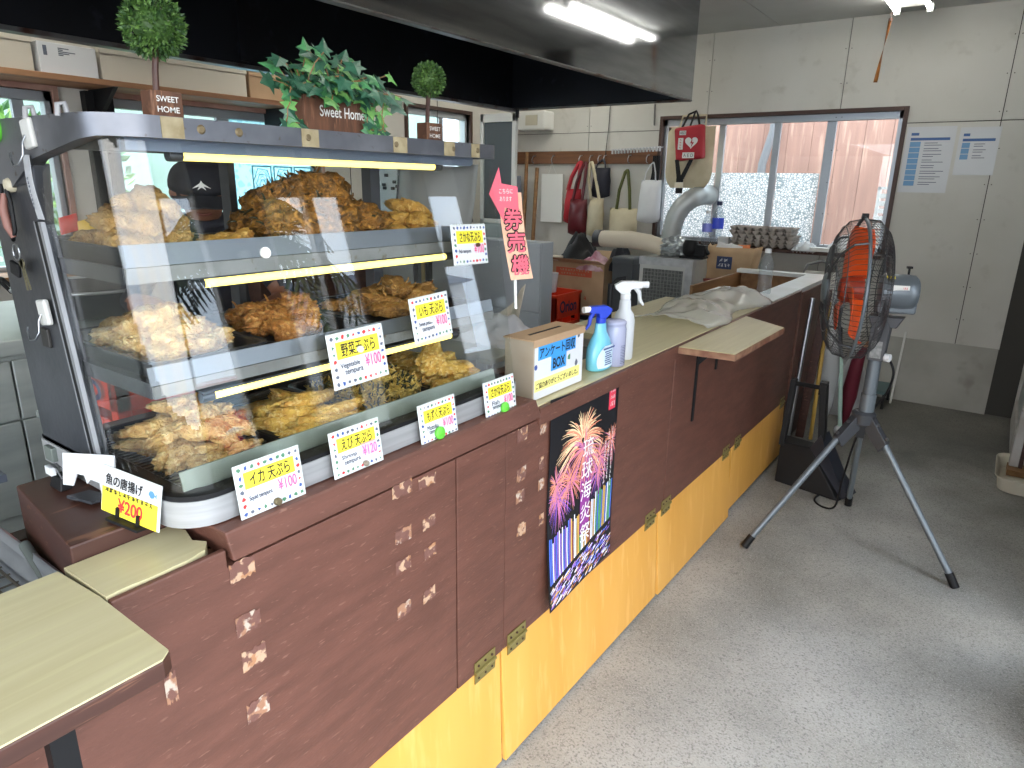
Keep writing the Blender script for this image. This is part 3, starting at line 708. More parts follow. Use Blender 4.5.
tray(-1.22,-.885,.675,.855,.945,.024,'black tray with a wire rack of shrimp tempura on the showcase floor',True)
tray(-1.22,-.885,.865,1.05,.945,.024,'black tray of shaggy seaweed fritters on the showcase floor')
tray(-1.22,-.885,1.06,1.185,.945,.024,'black tray of golden fish tempura on the showcase floor at the far end')

def food_mat(name, light, dark, hi2, ts=26):
    m = M(name,light,.5,rgb2=dark,scale=46,lo=.40,hi=.66,detail=6,third=hi2,tscale=ts*4,tlo=.50,thi=.70,bump=.8,bscale=210,spec=.35)
    b = m.node_tree.nodes['Principled BSDF']; b.inputs['Subsurface Weight'].default_value = .12; b.inputs['Subsurface Radius'].default_value = (.012,.006,.003); b.inputs['Subsurface Scale'].default_value = .5
    return m
fm_squid = food_mat('golden_batter',(214,176,112),(168,118,60),(234,208,152))
fm_fish = food_mat('grey_gold_batter',(182,142,82),(132,94,48),(206,170,110))
fm_heap = food_mat('dark_brown_batter',(150,102,42),(74,50,24),(202,144,66))
fm_gold = food_mat('deep_gold_batter',(208,160,78),(160,108,44),(230,190,116))
fm_veg = food_mat('orange_brown_batter',(186,124,58),(132,80,34),(216,164,98))
fm_imo = food_mat('brown_batter',(172,124,62),(120,80,38),(200,156,92))
fm_shr = food_mat('yellow_batter',(224,182,92),(186,132,54),(240,212,144))
fm_moz = food_mat('shaggy_yellow_batter',(196,164,78),(110,92,44),(226,196,116))
m_weed = M('dark_seaweed',(44,46,26),.5)
def nugget(name, mats, seed, L=.075, W=.032, H=.026, bend=.25, amp=.22, sub=4, strands=0):
    rn = random.Random(seed); b = MB(); off = Vector((seed*7.3,seed*3.1,seed*1.7))
    bmesh.ops.create_icosphere(b.bm,subdivisions=sub,radius=1)
    for v in b.bm.verts:
        p = v.co.copy(); p = p/(abs(p.x)**2.7+abs(p.y)**2.7+abs(p.z)**2.7)**(1/2.7)
        n1 = mnoise.noise(p*1.6+off); n2 = mnoise.noise(p*4.2+off); n3 = 1-abs(mnoise.noise(p*8+off))*2; n4 = mnoise.noise(p*17+off)
        n5 = 1-abs(mnoise.noise(p*5.5-off))*2; k = 1+amp*1.0*n1+amp*.7*n2+amp*.45*n3+amp*.42*n4+amp*.40*n5
        q = p*k; x = q.x
        taper = 1-.28*max(0,x)+.12*math.sin(3*x+seed)
        v.co = Vector((q.x*L/2, q.y*W/2*taper+bend*L*.25*(x*x-.4), q.z*H/2*taper))
    if strands:
        for k in range(strands):
            d = Vector((rn.gauss(0,1),rn.gauss(0,1),abs(rn.gauss(0,1))*.8+.05)).normalized()
            p = Vector((d.x*L*.44,d.y*W*.44,d.z*H*.42)); pts = [p]; dr = (d+Vector((rn.uniform(-1,1),rn.uniform(-1,1),rn.uniform(-.2,.8)))).normalized()
            for i in range(4):
                dr = (dr+Vector((rn.uniform(-.8,.8),rn.uniform(-.8,.8),rn.uniform(-.6,.6)))).normalized(); p = p+dr*L*.085; pts.append(p)
            b.mi = 1 if (len(mats) > 1 and rn.random() < .38) else 0
            b.tube(pts,[.0022,.0026,.0022,.0018,.0011],5)
    zmin = min(v.co.z for v in b.bm.verts)
    for v in b.bm.verts: v.co.z -= zmin
    for f in b.bm.faces: f.smooth = True
    me = bpy.data.meshes.new(name); b.bm.to_mesh(me); b.bm.free()
    for m in mats: me.materials.append(m)
    me['h'] = max(v.co.z for v in me.vertices)
    return me
def protos(name, mats, n, s0, **k): return [nugget(name,mats,s0+i,**k) for i in range(n)]
P_squid = protos('squid_tempura',[fm_squid],4,1,L=.078,W=.030,H=.024,amp=.26)
P_fish = protos('fried_fish',[fm_fish],4,11,L=.080,W=.038,H=.033,amp=.22)
P_heap = protos('vegetable_fritter',[fm_heap,m_weed],4,21,L=.082,W=.070,H=.046,amp=.42,strands=22)
P_gold = protos('golden_tempura',[fm_gold],3,31,L=.070,W=.036,H=.024,amp=.26)
P_lump = protos('lumpy_tempura',[fm_squid],3,41,L=.062,W=.048,H=.034,amp=.34)
P_veg = protos('orange_fritter',[fm_veg],3,51,L=.066,W=.046,H=.030,amp=.36,strands=5)
P_imo = protos('brown_tempura',[fm_imo],3,61,L=.072,W=.042,H=.024,amp=.34,strands=3)
P_shr = protos('shrimp_tempura',[fm_shr],3,71,L=.105,W=.030,H=.026,amp=.28,bend=.5)
P_moz = protos('seaweed_fritter',[fm_moz,m_weed],4,81,L=.075,W=.062,H=.026,amp=.34,strands=85)
P_gfish = protos('fish_tempura',[fm_shr],3,91,L=.080,W=.050,H=.032,amp=.3)
def pile(P, n, cx, cy, rx, ry, z, peak, label, group, seed, tilt=.5, sq=1.0, yaw=None):
    """n pieces heaped round (cx, cy): lowest ones first, each resting on those below"""
    rn = random.Random(seed); done = []; n0 = math.ceil(n*.52); n1 = math.ceil(n*.31); cols_ = max(1,round(math.sqrt(n0*rx/ry)))
    for i in range(n):
        me = P[i%len(P)]; h = me['h']*sq; lay = 0 if i < n0 else 1 if i < n0+n1 else 2
        if lay == 0:
            r_ = math.ceil(n0/cols_); gx,gy = i%cols_,i//cols_
            x = cx+rx*(((gx+.5)/cols_)*2-1)*.95+rn.uniform(-.012,.012); y = cy+ry*(((gy+.5)/r_)*2-1)*.92+rn.uniform(-.012,.012)
        else:
            a = i*2.4; q = (.62 if lay == 1 else .28)*math.sqrt(rn.uniform(.2,1)); x,y = cx+rx*q*math.cos(a),cy+ry*q*math.sin(a)
        top = max(peak-me['h']*.9,0); dd = math.hypot((x-cx)/rx,(y-cy)/ry)
        zz = z+(0,.52,.95)[lay]*top*max(.45,1-.35*dd)
        o = bpy.data.objects.new(me.name.split('.')[0],me); COL.objects.link(o)
        o.location = (x,y,zz); yw = rn.uniform(0,6.28) if yaw is None else yaw+rn.uniform(-.5,.5)
        tl = tilt*(.25,.9,1.0)[lay]; o.rotation_euler = (rn.uniform(-tl,tl)*.6,rn.uniform(-tl,tl),yw)
        k = rn.uniform(.86,1.12); o.scale = (k,k,k*sq); tag(o,label,'tempura',group); done.append(o)
    return done
pile(P_fish,18,-1.085,.542,.095,.066,1.283,.100,'greyish gold fried fish piece heaped in the top shelf tray at the near end','fried fish pieces at the near end of the top shelf',1,.5)
pile(P_gold,4,-1.00,.625,.05,.03,1.283,.040,'small yellow piece lying between the fish and the dark heap on the top shelf','yellow pieces beside the top shelf fish',2)
pile(P_heap,17,-1.08,.835,.095,.110,1.281,.140,'dark brown shaggy vegetable fritter in the tall heap on the top shelf','dark fritters heaped on the top shelf',3,.6)
pile(P_gold,18,-1.05,1.068,.10,.090,1.281,.085,'golden tempura piece heaped on the top shelf beside the far glass','golden tempura at the far end of the top shelf',4)
pile(P_lump,20,-1.06,.542,.115,.070,1.131,.080,'lumpy pale gold tempura piece in the middle shelf tray at the near end','lumpy tempura at the near end of the middle shelf',5)
pile(P_veg,12,-1.05,.755,.10,.085,1.131,.070,'orange brown fritter in the centre tray of the middle shelf','orange brown fritters on the middle shelf',6)
pile(P_imo,15,-1.05,1.03,.10,.12,1.131,.078,'brown tempura piece in the far tray of the middle shelf','brown tempura at the far end of the middle shelf',7)
pile(P_squid,36,-1.04,.556,.125,.078,.964,.095,'golden squid tempura piece in the near tray on the showcase floor','squid tempura on the showcase floor',8,.7)
pile(P_shr,12,-1.01,.755,.11,.065,.962,.062,'yellow shrimp tempura lying on the wire rack on the showcase floor','shrimp tempura on the wire rack',9,.4,yaw=1.2)
pile(P_moz,15,-1.03,.945,.12,.080,.951,.092,'shaggy green flecked seaweed fritter on the showcase floor','seaweed fritters on the showcase floor',10,.6)
pile(P_gfish,14,-1.03,1.105,.12,.055,.951,.105,'thick golden fish tempura at the far end of the showcase floor','fish tempura on the showcase floor',12,.6)

# ---------------------------------------------------------------- price cards
m_yel = M('yellow_banner',(246,228,60),.6); m_pinkink = M('pink_ink',(232,96,150),.6); m_sleeve = M('clear_sleeve',(206,212,210),.25,spec=.6)
m_greenmag = M('green_magnet',(98,196,60),.35); m_redink = M('red_ink',(214,58,52),.6); m_blueink = M('blue_ink',(60,86,150),.6); m_greenink = M('green_ink',(78,128,96),.6); m_greyink = M('grey_ink',(92,98,112),.6)
def card(name, c, w, h, tilt, label, cat, tilt_u=0.0, face=(1,0,0), paper=m_paper, margin=.003):
    """upright card, reading direction along the face's right hand; returns thing and a placer (u, v in card fractions)"""
    f = Vector(face).normalized(); u = Vector((0,0,1)).cross(f).normalized(); v = (Vector((0,0,1))*math.cos(tilt)-f*math.sin(tilt))
    u,v = u*math.cos(tilt_u)+v*math.sin(tilt_u), v*math.cos(tilt_u)-u*math.sin(tilt_u)
    wv = u.cross(v); c = Vector(c)
    t = thing(name,c-v*h/2,label,cat)
    b = MB(); b.obox(c,u*w/2,v*h/2,wv*.0012); b.build('sleeve',m_sleeve,t,bev=.0015)
    b = MB(); b.obox(c+wv*.0016,u*(w/2-margin),v*(h/2-margin),wv*.0004); b.build('paper',paper,t)
    at = lambda a,e,d=.0022: c+u*(a*w/2)+v*(e*h/2)+wv*d
    return t,u,v,wv,at
def border_marks(t,u,v,wv,at,w,h,seed):
    rn = random.Random(seed); b = MB(); spots = []
    for i in range(10): spots += [(-.86+i*.191,.82),(-.86+i*.191,-.82)]
    for i in range(5): spots += [(-.86,.5-i*.26),(.86,.5-i*.26)]
    for a,e in spots:
        b.mi = rn.randrange(4); c = at(a,e); s = w*.026; n = rn.choice((3,4,5,7)); ph = rn.random()*3
        b.prism([c+u*s*rn.uniform(.7,1.5)*math.cos(ph+6.283*k/n)+v*s*rn.uniform(.7,1.4)*math.sin(ph+6.283*k/n) for k in range(n)],wv*.0003)
    b.build('border_pictures',[m_redink,m_blueink,m_greenink,m_greyink],t)
def price_card(c, w, h, tilt, tu, jp, en, price, label, seed, magnet=None, pinkbox=False):
    t,u,v,wv,at = card('price_card',c,w,h,tilt,label,'price card',tu)
    border_marks(t,u,v,wv,at,w,h,seed)
    b = MB(); b.obox(at(0,.36),u*w*.38,v*h*.155,wv*.0003); b.build('banner',m_yel,t)
    text(jp,w*.60,at(0,.36,.0026),u,v,m_blackink,t,height=h*.24,stroke=w*.0028)
    for i,l in enumerate(en): text(l,w*.34*min(1,.35+len(l)/12),at(-.36+.1*i,-.22-.26*i if len(en)>1 else -.34,.0022),u,v,M('dark_grey_ink',(70,76,92),.6),t,height=h*.11,stroke=w*.0022)
    if pinkbox:
        b = MB(); b.obox(at(.45,-.22),u*w*.17,v*h*.17,wv*.0003); b.build('price_box',M('pink_box',(244,190,226),.6),t)
    text(price,w*.29,at(.46,-.22,.0028),u,v,m_pinkink,t,height=h*.22,stroke=w*.002)
    if magnet:
        a,e,m,r = magnet; b = MB(); b.lathe([(r*.9,0),(r,.002),(r,.006),(r*.8,.0075),(0,.0078)],at(a,e,.002),wv,20); b.build('magnet',m,t,smooth=40)
    return t
price_card((-.822,.545,.971),.112,.080,.14,0,'イカ 天ぷら',['Squid tempura'],'¥100','price card with yellow banner reading squid, near showcase corner',5,(.05,-.80,M('brass_magnet',(120,110,84),.35,.7),.006))
price_card((-.822,.712,.972),.108,.078,.14,0,'えび 天ぷら',['Shrimp','tempura'],'¥120','price card for shrimp at 120 with a pink price box, on the showcase base',6,(.2,-.78,M('grey_magnet',(150,140,124),.35,.5),.005),True)
price_card((-.822,.915,.965),.104,.078,.14,0,'もずく天ぷら',['Mozuku','tempura'],'¥100','price card for seaweed with a green magnet, on the showcase base',7,(-.1,-.62,m_greenmag,.0125))
price_card((-.822,1.112,.963),.108,.080,.14,0,'さかな天ぷら',['Fish','tempura'],'¥100','price card with a green magnet on the far corner of the showcase base',8,(.12,-.66,m_greenmag,.0125))
price_card((xf(1.117)+.011,.752,1.117),.122,.092,.147,.02,'野菜天ぷら',['Vegetable','tempura'],'¥100','large vegetable price card stuck on the middle of the sloping glass',9,(.02,.25,M('clear_sucker',(206,206,200),.2),.006))
price_card((xf(1.155)+.010,.94,1.155),.106,.084,.147,.04,'いも 天ぷら',['Sweet potato','tempura'],'¥100','sweet potato price card stuck on the glass at the middle shelf',10,(-.12,-.1,M('clear_sucker',(206,206,200),.2),.005))
price_card((xf(1.28)+.010,1.078,1.280),.108,.080,.147,-.02,'さかな天ぷら',['Fish tempura'],'¥100','price card stuck on the glass at the top shelf beside the pink arrow sign',11,(.35,-.05,M('brown_sucker',(70,40,30),.4),.004))
# 200 yen card and white stand at the near end
t,u,v,wv,at = card('price_card',(-.935,.398,.967),.112,.070,.12,'yellow and white fried fish card at 200 beside the near showcase foot','price card',-.12,(0.25,-1,0))
b = MB(); b.obox(at(0,-.42),u*.112*.47,v*.07*.27,wv*.0003); b.build('banner',m_yel,t)
text('魚の唐揚げ',.070,at(-.2,.5,.0026),u,v,m_blackink,t,height=.017,stroke=.0003)
scribble(11,.092,at(-.02,.04,.0026),u,v,m_blackink,t,5,.008)
text('¥200',.046,at(.05,-.45,.003),u,v,m_redink,t,height=.020,stroke=.0006)
b = MB(); q = [(-.5,0),(-.3,.42),(.1,.5),(.38,.25),(.5,0),(.75,.35),(.75,-.35),(.5,0),(.3,-.35),(-.1,-.45)]
b.prism([at(.72,.5)+u*.012*x+v*.012*y for x,y in q],wv*.0003); b.build('fish_picture',M('fish_blue',(86,140,214),.6),t)
b = MB()
for a in (-.35,.35): b.obox(at(a,-.85,.004),u*.0022,v*.010,wv*.0018)
b.obox(at(0,-1.06,.006),u*.03,v*.002,wv*.008); b.build('stand_clip',m_black,t)
t = thing('card_stand',(-1.06,.395,.931),'blank white card with a notched lower edge standing beside the fried fish card','card')
f = Vector((.25,-1,0)).normalized(); u = Vector((0,0,1)).cross(f); v = (Vector((0,0,1))-f*.16).normalized()
o0 = Vector((-1.055,.392,.933)); q = [(-.056,.012),(-.056,.062),(.052,.075),(.056,.0),(.030,-.001),(.022,.028),(.004,.030),(-.004,.022),(-.010,.034),(-.026,.034),(-.034,.014)]
b = MB(); b.prism([o0+u*a+v*e for a,e in q],u.cross(v)*.002); b.build('white_card',m_paper,t)
b = MB(); b.obox(o0+v*.002,u*.026,v*.002,u.cross(v)*.018); b.build('stand_foot',m_dsteel,t)
t = thing('binder_clip',(-1.135,.385,.931),'black binder clip lying on the dark wooden plinth','clip')
b = MB(); b.prism([(-1.155,.375,.931),(-1.115,.375,.931),(-1.119,.380,.951),(-1.151,.380,.951)],(0,.018,0)); b.build('jaw',m_black,t,bev=.002)
b = MB()
for y in (.382,.388): b.tube([(-1.150,y,.950),(-1.146,y-.004,.968),(-1.134,y-.006,.972),(-1.122,y-.004,.968),(-1.120,y,.950)],.0012,6)
b.build('wire_handle',m_steel,t); b = MB(); b.box(-1.15,-1.13,.372,.379,.955,.968); b.build('paper_scrap',m_paper,t)

# ticket machine arrow sign hanging from the far roof corner
m_peach = M('peach_paper',(238,190,160),.7,rgb2=(230,178,148),scale=30); m_salmon = M('salmon_print',(236,104,122),.65)
t = thing('ticket_sign',(-.88,1.225,1.18),'peach hanging strip with pink arrow and three large pink characters','sign')
def strip(u,v): return (-.902+.030*(1-v)**1.5+.062*u*.30, 1.205+.010*(1-v)+.062*u*.95, 1.195+.185*v-.012*math.sin(math.pi*u)*0)
b = MB(); b.sheet(strip,6,10,(-.0008,.0004,0)); b.build('paper_strip',m_peach,t,smooth=60)
U = Vector((.30,.95,0)).normalized(); V = Vector((-.09,-.02,1)).normalized(); Wn = U.cross(V)
for i,chh in enumerate('券売機'):
    p = Vector(strip(.52,.70-.27*i)); 
    text(chh,.046,p,U,V,m_blackink,t,name='character_outline',height=.044,stroke=.0040,depth=.0016); text(chh,.046,p,U,V,m_salmon,t,name='character',height=.044,stroke=.0011,depth=.0024)
ac = Vector(strip(.35,.98))+Wn*.0025
q = [(-.048,.0),(-.018,.055),(-.014,.022),(.028,.016),(.028,-.034),(-.010,-.028),(-.014,-.058)]
b = MB(); b.prism([ac+U*x+V*y for x,y in q],Wn*.0008); b.build('arrow',m_salmon,t)
text('こちらに',.036,ac+U*-.004+V*.006+Wn*.001,U,V,m_white,t,height=.010,bold=.01); text('あります',.032,ac+U*-.006-V*.010+Wn*.001,U,V,m_white,t,height=.010,bold=.01)
b = MB(); b.cyl((-.870,1.232,1.13),(-.872,1.230,1.20),.0035,n=8); b.build('hanging_stick',m_white,t)

# ---------------------------------------------------------------- hooks and bits on the showcase end
ye = CY0-.008
def hook(x,z,label,s=1.0,lean=0):
    t = thing('adhesive_hook',(x,ye,z),label,'hook')
    b = MB(); b.obox((x,ye-.004,z),(.015*s,0,.002*s),(0,.004,0),(-.003*s,0,.019*s)); b.build('hook_pad',M('hook_white',(196,196,192),.5),t,bev=.003)
    b = MB(); b.tube([(x-.002,ye-.008,z-.002),(x-.002,ye-.013,z-.012),(x+.002,ye-.016,z-.028),(x-.006,ye-.02,z-.040),(x-.020,ye-.022,z-.042),(x-.030,ye-.020,z-.030),(x-.032,ye-.018,z-.024)],.0014,8); b.build('hook_wire',m_steel,t,smooth=60)
hook(-1.092,1.452,'white adhesive hook high on the showcase end near the roof lip')
hook(-1.146,1.203,'white adhesive hook low on the dark steel showcase end')
t = thing('tape_strip',(-1.12,ye,1.36),'curled grey and white label strip hanging on the showcase end','label strip')
b = MB(); b.sheet(lambda u,v:(-1.122+.020*u+.018*math.sin(v*2.0)*(1) ,ye-.004-.006*math.sin(v*3),1.425-.085*v),3,10,(0,-.001,0)); b.build('strip',M('grey_label',(172,174,178),.5),t,smooth=60)
scribble(8,.045,(-1.099,ye-.011,1.375),(.15,0,-1),(1,0,.15),m_greyink,t,6,.006)
t = thing('knob_switch',(-1.19,ye,1.38),'round cream knob on the showcase end panel','knob')
b = MB(); b.lathe([(.010,0),(.0105,.006),(.008,.011),(0,.0115)],(-1.197,ye+.004,1.384),(0,-1,0),20); b.build('knob',M('cream_plastic',(190,182,160),.45),t,smooth=40)
t = thing('red_handle_opener',(-1.21,ye,1.35),'small tool with a brown handle hanging on the showcase end','opener')
b = MB(); b.tube([(-1.204,ye-.008,1.372),(-1.204,ye-.012,1.35),(-1.199,ye-.012,1.325),(-1.197,ye-.008,1.31)],[.004,.006,.006,.004],10); b.build('handle',M('brown_pink_handle',(132,90,80),.5),t,smooth=60)
b = MB(); b.tube([(-1.212,ye-.006,1.385),(-1.22,ye-.008,1.36),(-1.214,ye-.008,1.325),(-1.200,ye-.008,1.306),(-1.188,ye-.008,1.32),(-1.19,ye-.006,1.36),(-1.197,ye-.006,1.378)],.003,8); b.build('loop',m_black,t,smooth=60)
t = thing('key_bunch',(-1.20,ye,1.26),'bunch of keys with a black tag hanging on the showcase end','keys')
b = MB(); b.tube([(-1.198+.012*math.cos(a),ye-.008,1.288+.012*math.sin(a)) for a in [k*.5236 for k in range(12)]],.0012,6,closed=True); b.build('key_ring',m_steel,t)
b = MB(); b.obox((-1.213,ye-.008,1.262),(.013,0,-.003),(0,.003,0),(.002,0,.010)); b.build('tag',m_black,t,bev=.002)
for a in (.1,.35):
    b = MB(); c = Vector((-1.19+.01*a,ye-.007,1.272)); d = Vector((math.sin(a),0,-math.cos(a))); s = Vector((math.cos(a),0,math.sin(a)))
    b.lathe([(.007,-.001),(.007,.001)],c,(0,1,0),14); b.obox(c+d*.022,s*.002,(0,.0008,0),d*.018); b.build('key',M('brass_key',(128,122,96),.35,.8),t)
t = thing('green_magnet',(-1.215,CY0-.02,1.462),'round green magnet at the back of the showcase roof','magnet')
b = MB(); b.lathe([(.018,0),(.020,.003),(.020,.009),(.016,.012),(0,.012)],(-1.206,CY0-.006,1.462),(0,-1,0),24); b.build('magnet_disc',m_greenmag,t,smooth=40)
for x in (-1.085,-.988):
    b = MB(); b.tube([(x,CY0-.004,1.474),(x,CY0-.006,1.486),(x,CY0-.014,1.484),(x,CY0-.0155,1.470)],.0035,8); o = b.build('roof_clip',M('grey_plastic',(150,150,152),.5),smooth=60); tag(o,'small grey plastic clip on the showcase roof edge, %s' % ('farther back of two' if x < -1.05 else 'nearer the rounded corner'),'clip')
# ---------------------------------------------------------------- on the counter
# questionnaire box
t = thing('collection_box',(-.88,1.38,.906),'white faced cardboard questionnaire box with a slot, on the counter beside the showcase','box')
bx0,bx1,by0,by1,bz0,bz1 = -.925,-.842,1.268,1.496,.907,1.050
b = MB(); b.box(bx0,bx1,by0,by1,bz0,bz1); b.build('box_body',M('dull_card',(168,156,138),.8,rgb2=(156,142,122),scale=8),t,bev=.002)
b = MB(); b.box(bx0-.003,bx1+.003,by0-.003,by1+.003,bz1,bz1+.004); b.box(bx1+.0005,bx1+.003,by0-.003,by1+.003,bz1-.014,bz1); b.build('lid',m_card,t,bev=.001)
b = MB(); b.box(-.889,-.881,1.31,1.45,bz1+.004,bz1+.0046); b.build('slot',m_black,t)
b = MB(); b.box(bx1+.0004,bx1+.0014,by0+.003,by1-.003,bz0+.002,bz1-.012); b.build('front_paper',m_paper,t)
u,v = Vector((0,1,0)),Vector((0,0,1)); xx = bx1+.0016; m_cyan = M('cyan_banner',(62,156,232),.6)
b = MB(); b.box(xx-.0002,xx+.0003,1.285,1.455,1.003,1.036); b.box(xx-.0002,xx+.0003,1.342,1.412,.966,1.003); b.build('blue_banner',m_cyan,t)
b = MB(); b.box(xx-.0002,xx+.0003,1.272,1.478,.928,.956); b.build('yellow_banner',M('pale_yellow_banner',(250,240,140),.6),t)
text('アンケート回収',.160,(xx+.0006,1.370,1.0195),u,v,m_blackink,t,height=.026,stroke=.0006)
text('BOX',.056,(xx+.0006,1.377,.984),u,v,m_blackink,t,height=.026,bold=.03)
text('ご協力ありがとうございました。',.192,(xx+.0006,1.373,.942),u,v,m_blackink,t,height=.015,stroke=.0003)
b = MB(); rn = random.Random(4)
for y,z,k in ((1.277,.988,0),(1.425,.986,1),(1.462,.965,2),(1.468,1.035,3)):
    b.mi = k; b.prism([(xx,y+.007*rn.uniform(.6,1.2)*math.cos(a*.9),z+.009*rn.uniform(.6,1.2)*math.sin(a*.9)) for a in range(7)],(.0004,0,0))
b.build('small_pictures',[m_blueink,m_greenink,m_greyink,m_greyink],t)
# spray bottles
def trigger(t, c, d, head, nozzle, s=1.0):
    """spray head on a neck at c, pointing along d (horizontal)"""
    c = Vector(c); d = Vector(d).normalized(); z = Vector((0,0,1)); sd = z.cross(d)
    b = MB(); b.lathe([(.012*s,0),(.013*s,.002),(.013*s,.014*s),(.011*s,.016*s)],c,n=18)
    P = lambda f,h: c+d*f*s+z*h*s
    b.prism([P(-.026,.026)-sd*.009*s,P(-.030,.036)-sd*.009*s,P(-.012,.046)-sd*.009*s,P(.036,.046)-sd*.009*s,P(.040,.030)-sd*.009*s,P(.012,.026)-sd*.009*s,P(.008,.012)-sd*.009*s,P(-.010,.012)-sd*.009*s],sd*.018*s)
    b.build('spray_head',head,t,bev=.003*s)
    b = MB(); b.tube([P(.024,.030),P(.034,.016),P(.036,.0),P(.046,-.014)],[.006*s,.0055*s,.005*s,.003*s],8); b.build('trigger',head,t,smooth=60)
    b = MB(); b.cyl(P(.036,.038),P(.056,.038),.0075*s,.0085*s,12); b.build('nozzle',nozzle,t,smooth=40)
m_blueplast = M('blue_plastic',(30,62,190),.35); m_whiteplast = M('white_plastic',(212,214,216),.4)
m_bluebody = M('clear_blue_bottle',(110,190,226),.2,rgb2=(120,200,214),scale=6,spec=.6)
t = thing('spray_cleaner',(-.868,1.62,.906),'squat blue spray cleaner with a dark blue trigger head on the counter','spray bottle')
def oval(b, prof, c, sy=1.6, n=24):
    V = []
    for r,h in prof: V.append([b.bm.verts.new((c[0]+r*math.cos(6.2832*k/n),c[1]+r*sy*math.sin(6.2832*k/n),c[2]+h)) for k in range(n)])
    for A,B in zip(V,V[1:]):
        for k in range(n): b._f([A[k],A[(k+1)%n],B[(k+1)%n],B[k]])
    b._f(V[0][::-1]); b._f(V[-1])
b = MB(); oval(b,[(.024,0),(.029,.004),(.030,.03),(.029,.06),(.022,.085),(.014,.105),(.0125,.13)],(-.868,1.635,.907),1.75); b.build('bottle',m_bluebody,t,smooth=60)
b = MB(); V=[]
for h in range(9):
    z = .917+.062*h/8; w = .045*math.sqrt(max(.02,1-((h-2.5)/6.2)**2))
    V.append([(-.868+.031*math.sqrt(max(0,1-(q*w/.055)**2)),1.635+q*w,z) for q in (-1,-.6,-.2,.2,.6,1)])
b.sheet(lambda u_,v_: V[round(v_*8)][round(u_*5)],5,8); b.build('label',M('pale_blue_label',(206,226,238),.5),t,smooth=60,recalc=False)
b = MB()
for k in range(7): b.box(-.8375,-.8366,1.612+.004*(k%2),1.650-.004*(k%3),.925+.006*k,.9275+.006*k)
b.box(-.8376,-.8366,1.603,1.665,.969,.973); b.build('label_print',M('navy_print',(50,70,130),.6),t)
trigger(t,(-.868,1.635,1.036),(-.5,-1,0),m_blueplast,m_white,1.05)
t = thing('refill_bottle',(-.862,1.745,.906),'translucent lilac bottle with dark level marks between the two sprays','bottle')
b = MB(); b.lathe([(.028,0),(.031,.003),(.031,.105),(.029,.112),(.029,.118),(.030,.12),(.030,.126),(.026,.130),(0,.131)],(-.855,1.700,.907),n=26); b.build('bottle',M('lilac_plastic',(184,188,216),.25,spec=.6,trans=.25),t,smooth=50)
b = MB()
for k in range(12): b.tube([(-.855+.0314*math.cos(a),1.700+.0314*math.sin(a),.918+k*.0045) for a in [-.5+q*.1 for q in range(8)]],.0006,4)
b.build('level_marks',M('dark_marks',(40,42,70),.6),t)
t = thing('white_spray_bottle',(-.872,1.82,.906),'tall white spray bottle with a white trigger head on the counter','spray bottle')
b = MB(); b.lathe([(.028,0),(.031,.004),(.031,.112),(.027,.132),(.018,.146),(.016,.172),(.013,.176)],(-.872,1.785,.907),n=26); b.build('bottle',M('milky_bottle',(204,208,212),.35,spec=.5),t,smooth=50)
trigger(t,(-.872,1.785,1.082),(.75,.55,0),m_whiteplast,m_whiteplast,1.15)
b = MB(); b.cyl((-.93,1.80,.907),(-.93,1.80,1.12),.008,n=10); b.tube([(-.93,1.80,1.11),(-.91,1.805,1.135),(-.885,1.81,1.14)],.006,8); o = b.build('black_brush_handle',m_black,smooth=50); tag(o,'black handle standing behind the white spray bottle','handle')
# poster
t = thing('festival_poster',(XF+.002,1.46,.33),'tall black fireworks festival poster curling off the brown counter front','poster')
py0,py1,pz0,pz1 = 1.292,1.648,.345,.912
def pst(u,v):
    cu = max(0,.55-v)/.55; curl = .020*cu**2*max(0,1-u*1.15)+.003*abs(math.sin(6*v))*(1-u)+.012*max(0,.25-v)*4*.4
    return (XF+.003+curl,py0+(py1-py0)*u-.006*cu*cu*(1-u),pz0+(pz1-pz0)*v-(.020 if v>.99 else 0)*0-.022*u*v+.02*(1-u)*v*0)
b = MB(); b.sheet(pst,10,22,(-.0008,0,0)); b.build('poster_sheet',M('poster_black',(24,24,28),.4,spec=.4),t,smooth=60)
def pp(u,v,d=.0012): return Vector(pst(u,v))+Vector((d,0,0))
rf = random.Random(21)
m_fw = [M('firework_cream',(246,214,168),.5),M('firework_salmon',(234,150,118),.5),M('firework_pink',(206,120,170),.5),M('firework_violet',(120,84,190),.5)]
def burst(cu_,cv_,r,n,mix,sq=.8,droop=.25,w=.0022,lo=0.,hi=6.283,d=.0012):
    b = MB()
    for k in range(n):
        a = rf.uniform(lo,hi); L = r*rf.uniform(.7,1.05); b.mi = rf.choice(mix); st = []
        for i in range(6):
            s = .06+.94*i/5; u_ = cu_+L*s*math.cos(a)*1.55; v_ = cv_+L*s*math.sin(a)-droop*r*s*s
            if not (.01 < u_ < .99 and .01 < v_ < .99): break
            st.append(pp(u_,v_,d))
        if len(st) < 3: continue
        ww = w*rf.uniform(.5,1.1); pr = []
        for i,p in enumerate(st):
            t_ = (st[min(i+1,len(st)-1)]-st[max(0,i-1)]).normalized(); nn = t_.cross(Vector((1,0,0))).normalized(); q = ww*(.3+.7*math.sin(math.pi*min(1,(i+.8)/len(st))))
            pr.append((b.bm.verts.new(p+nn*q),b.bm.verts.new(p-nn*q)))
        for A,B in zip(pr,pr[1:]): b._f([A[0],A[1],B[1],B[0]])
    b.build('firework_print',m_fw,t,recalc=False)
burst(.45,.755,.225,120,[0,0,1],droop=.35,w=.0021,lo=-.6,hi=3.74)
burst(.48,.70,.17,90,[1,2],droop=.35,w=.0016,d=.0016)
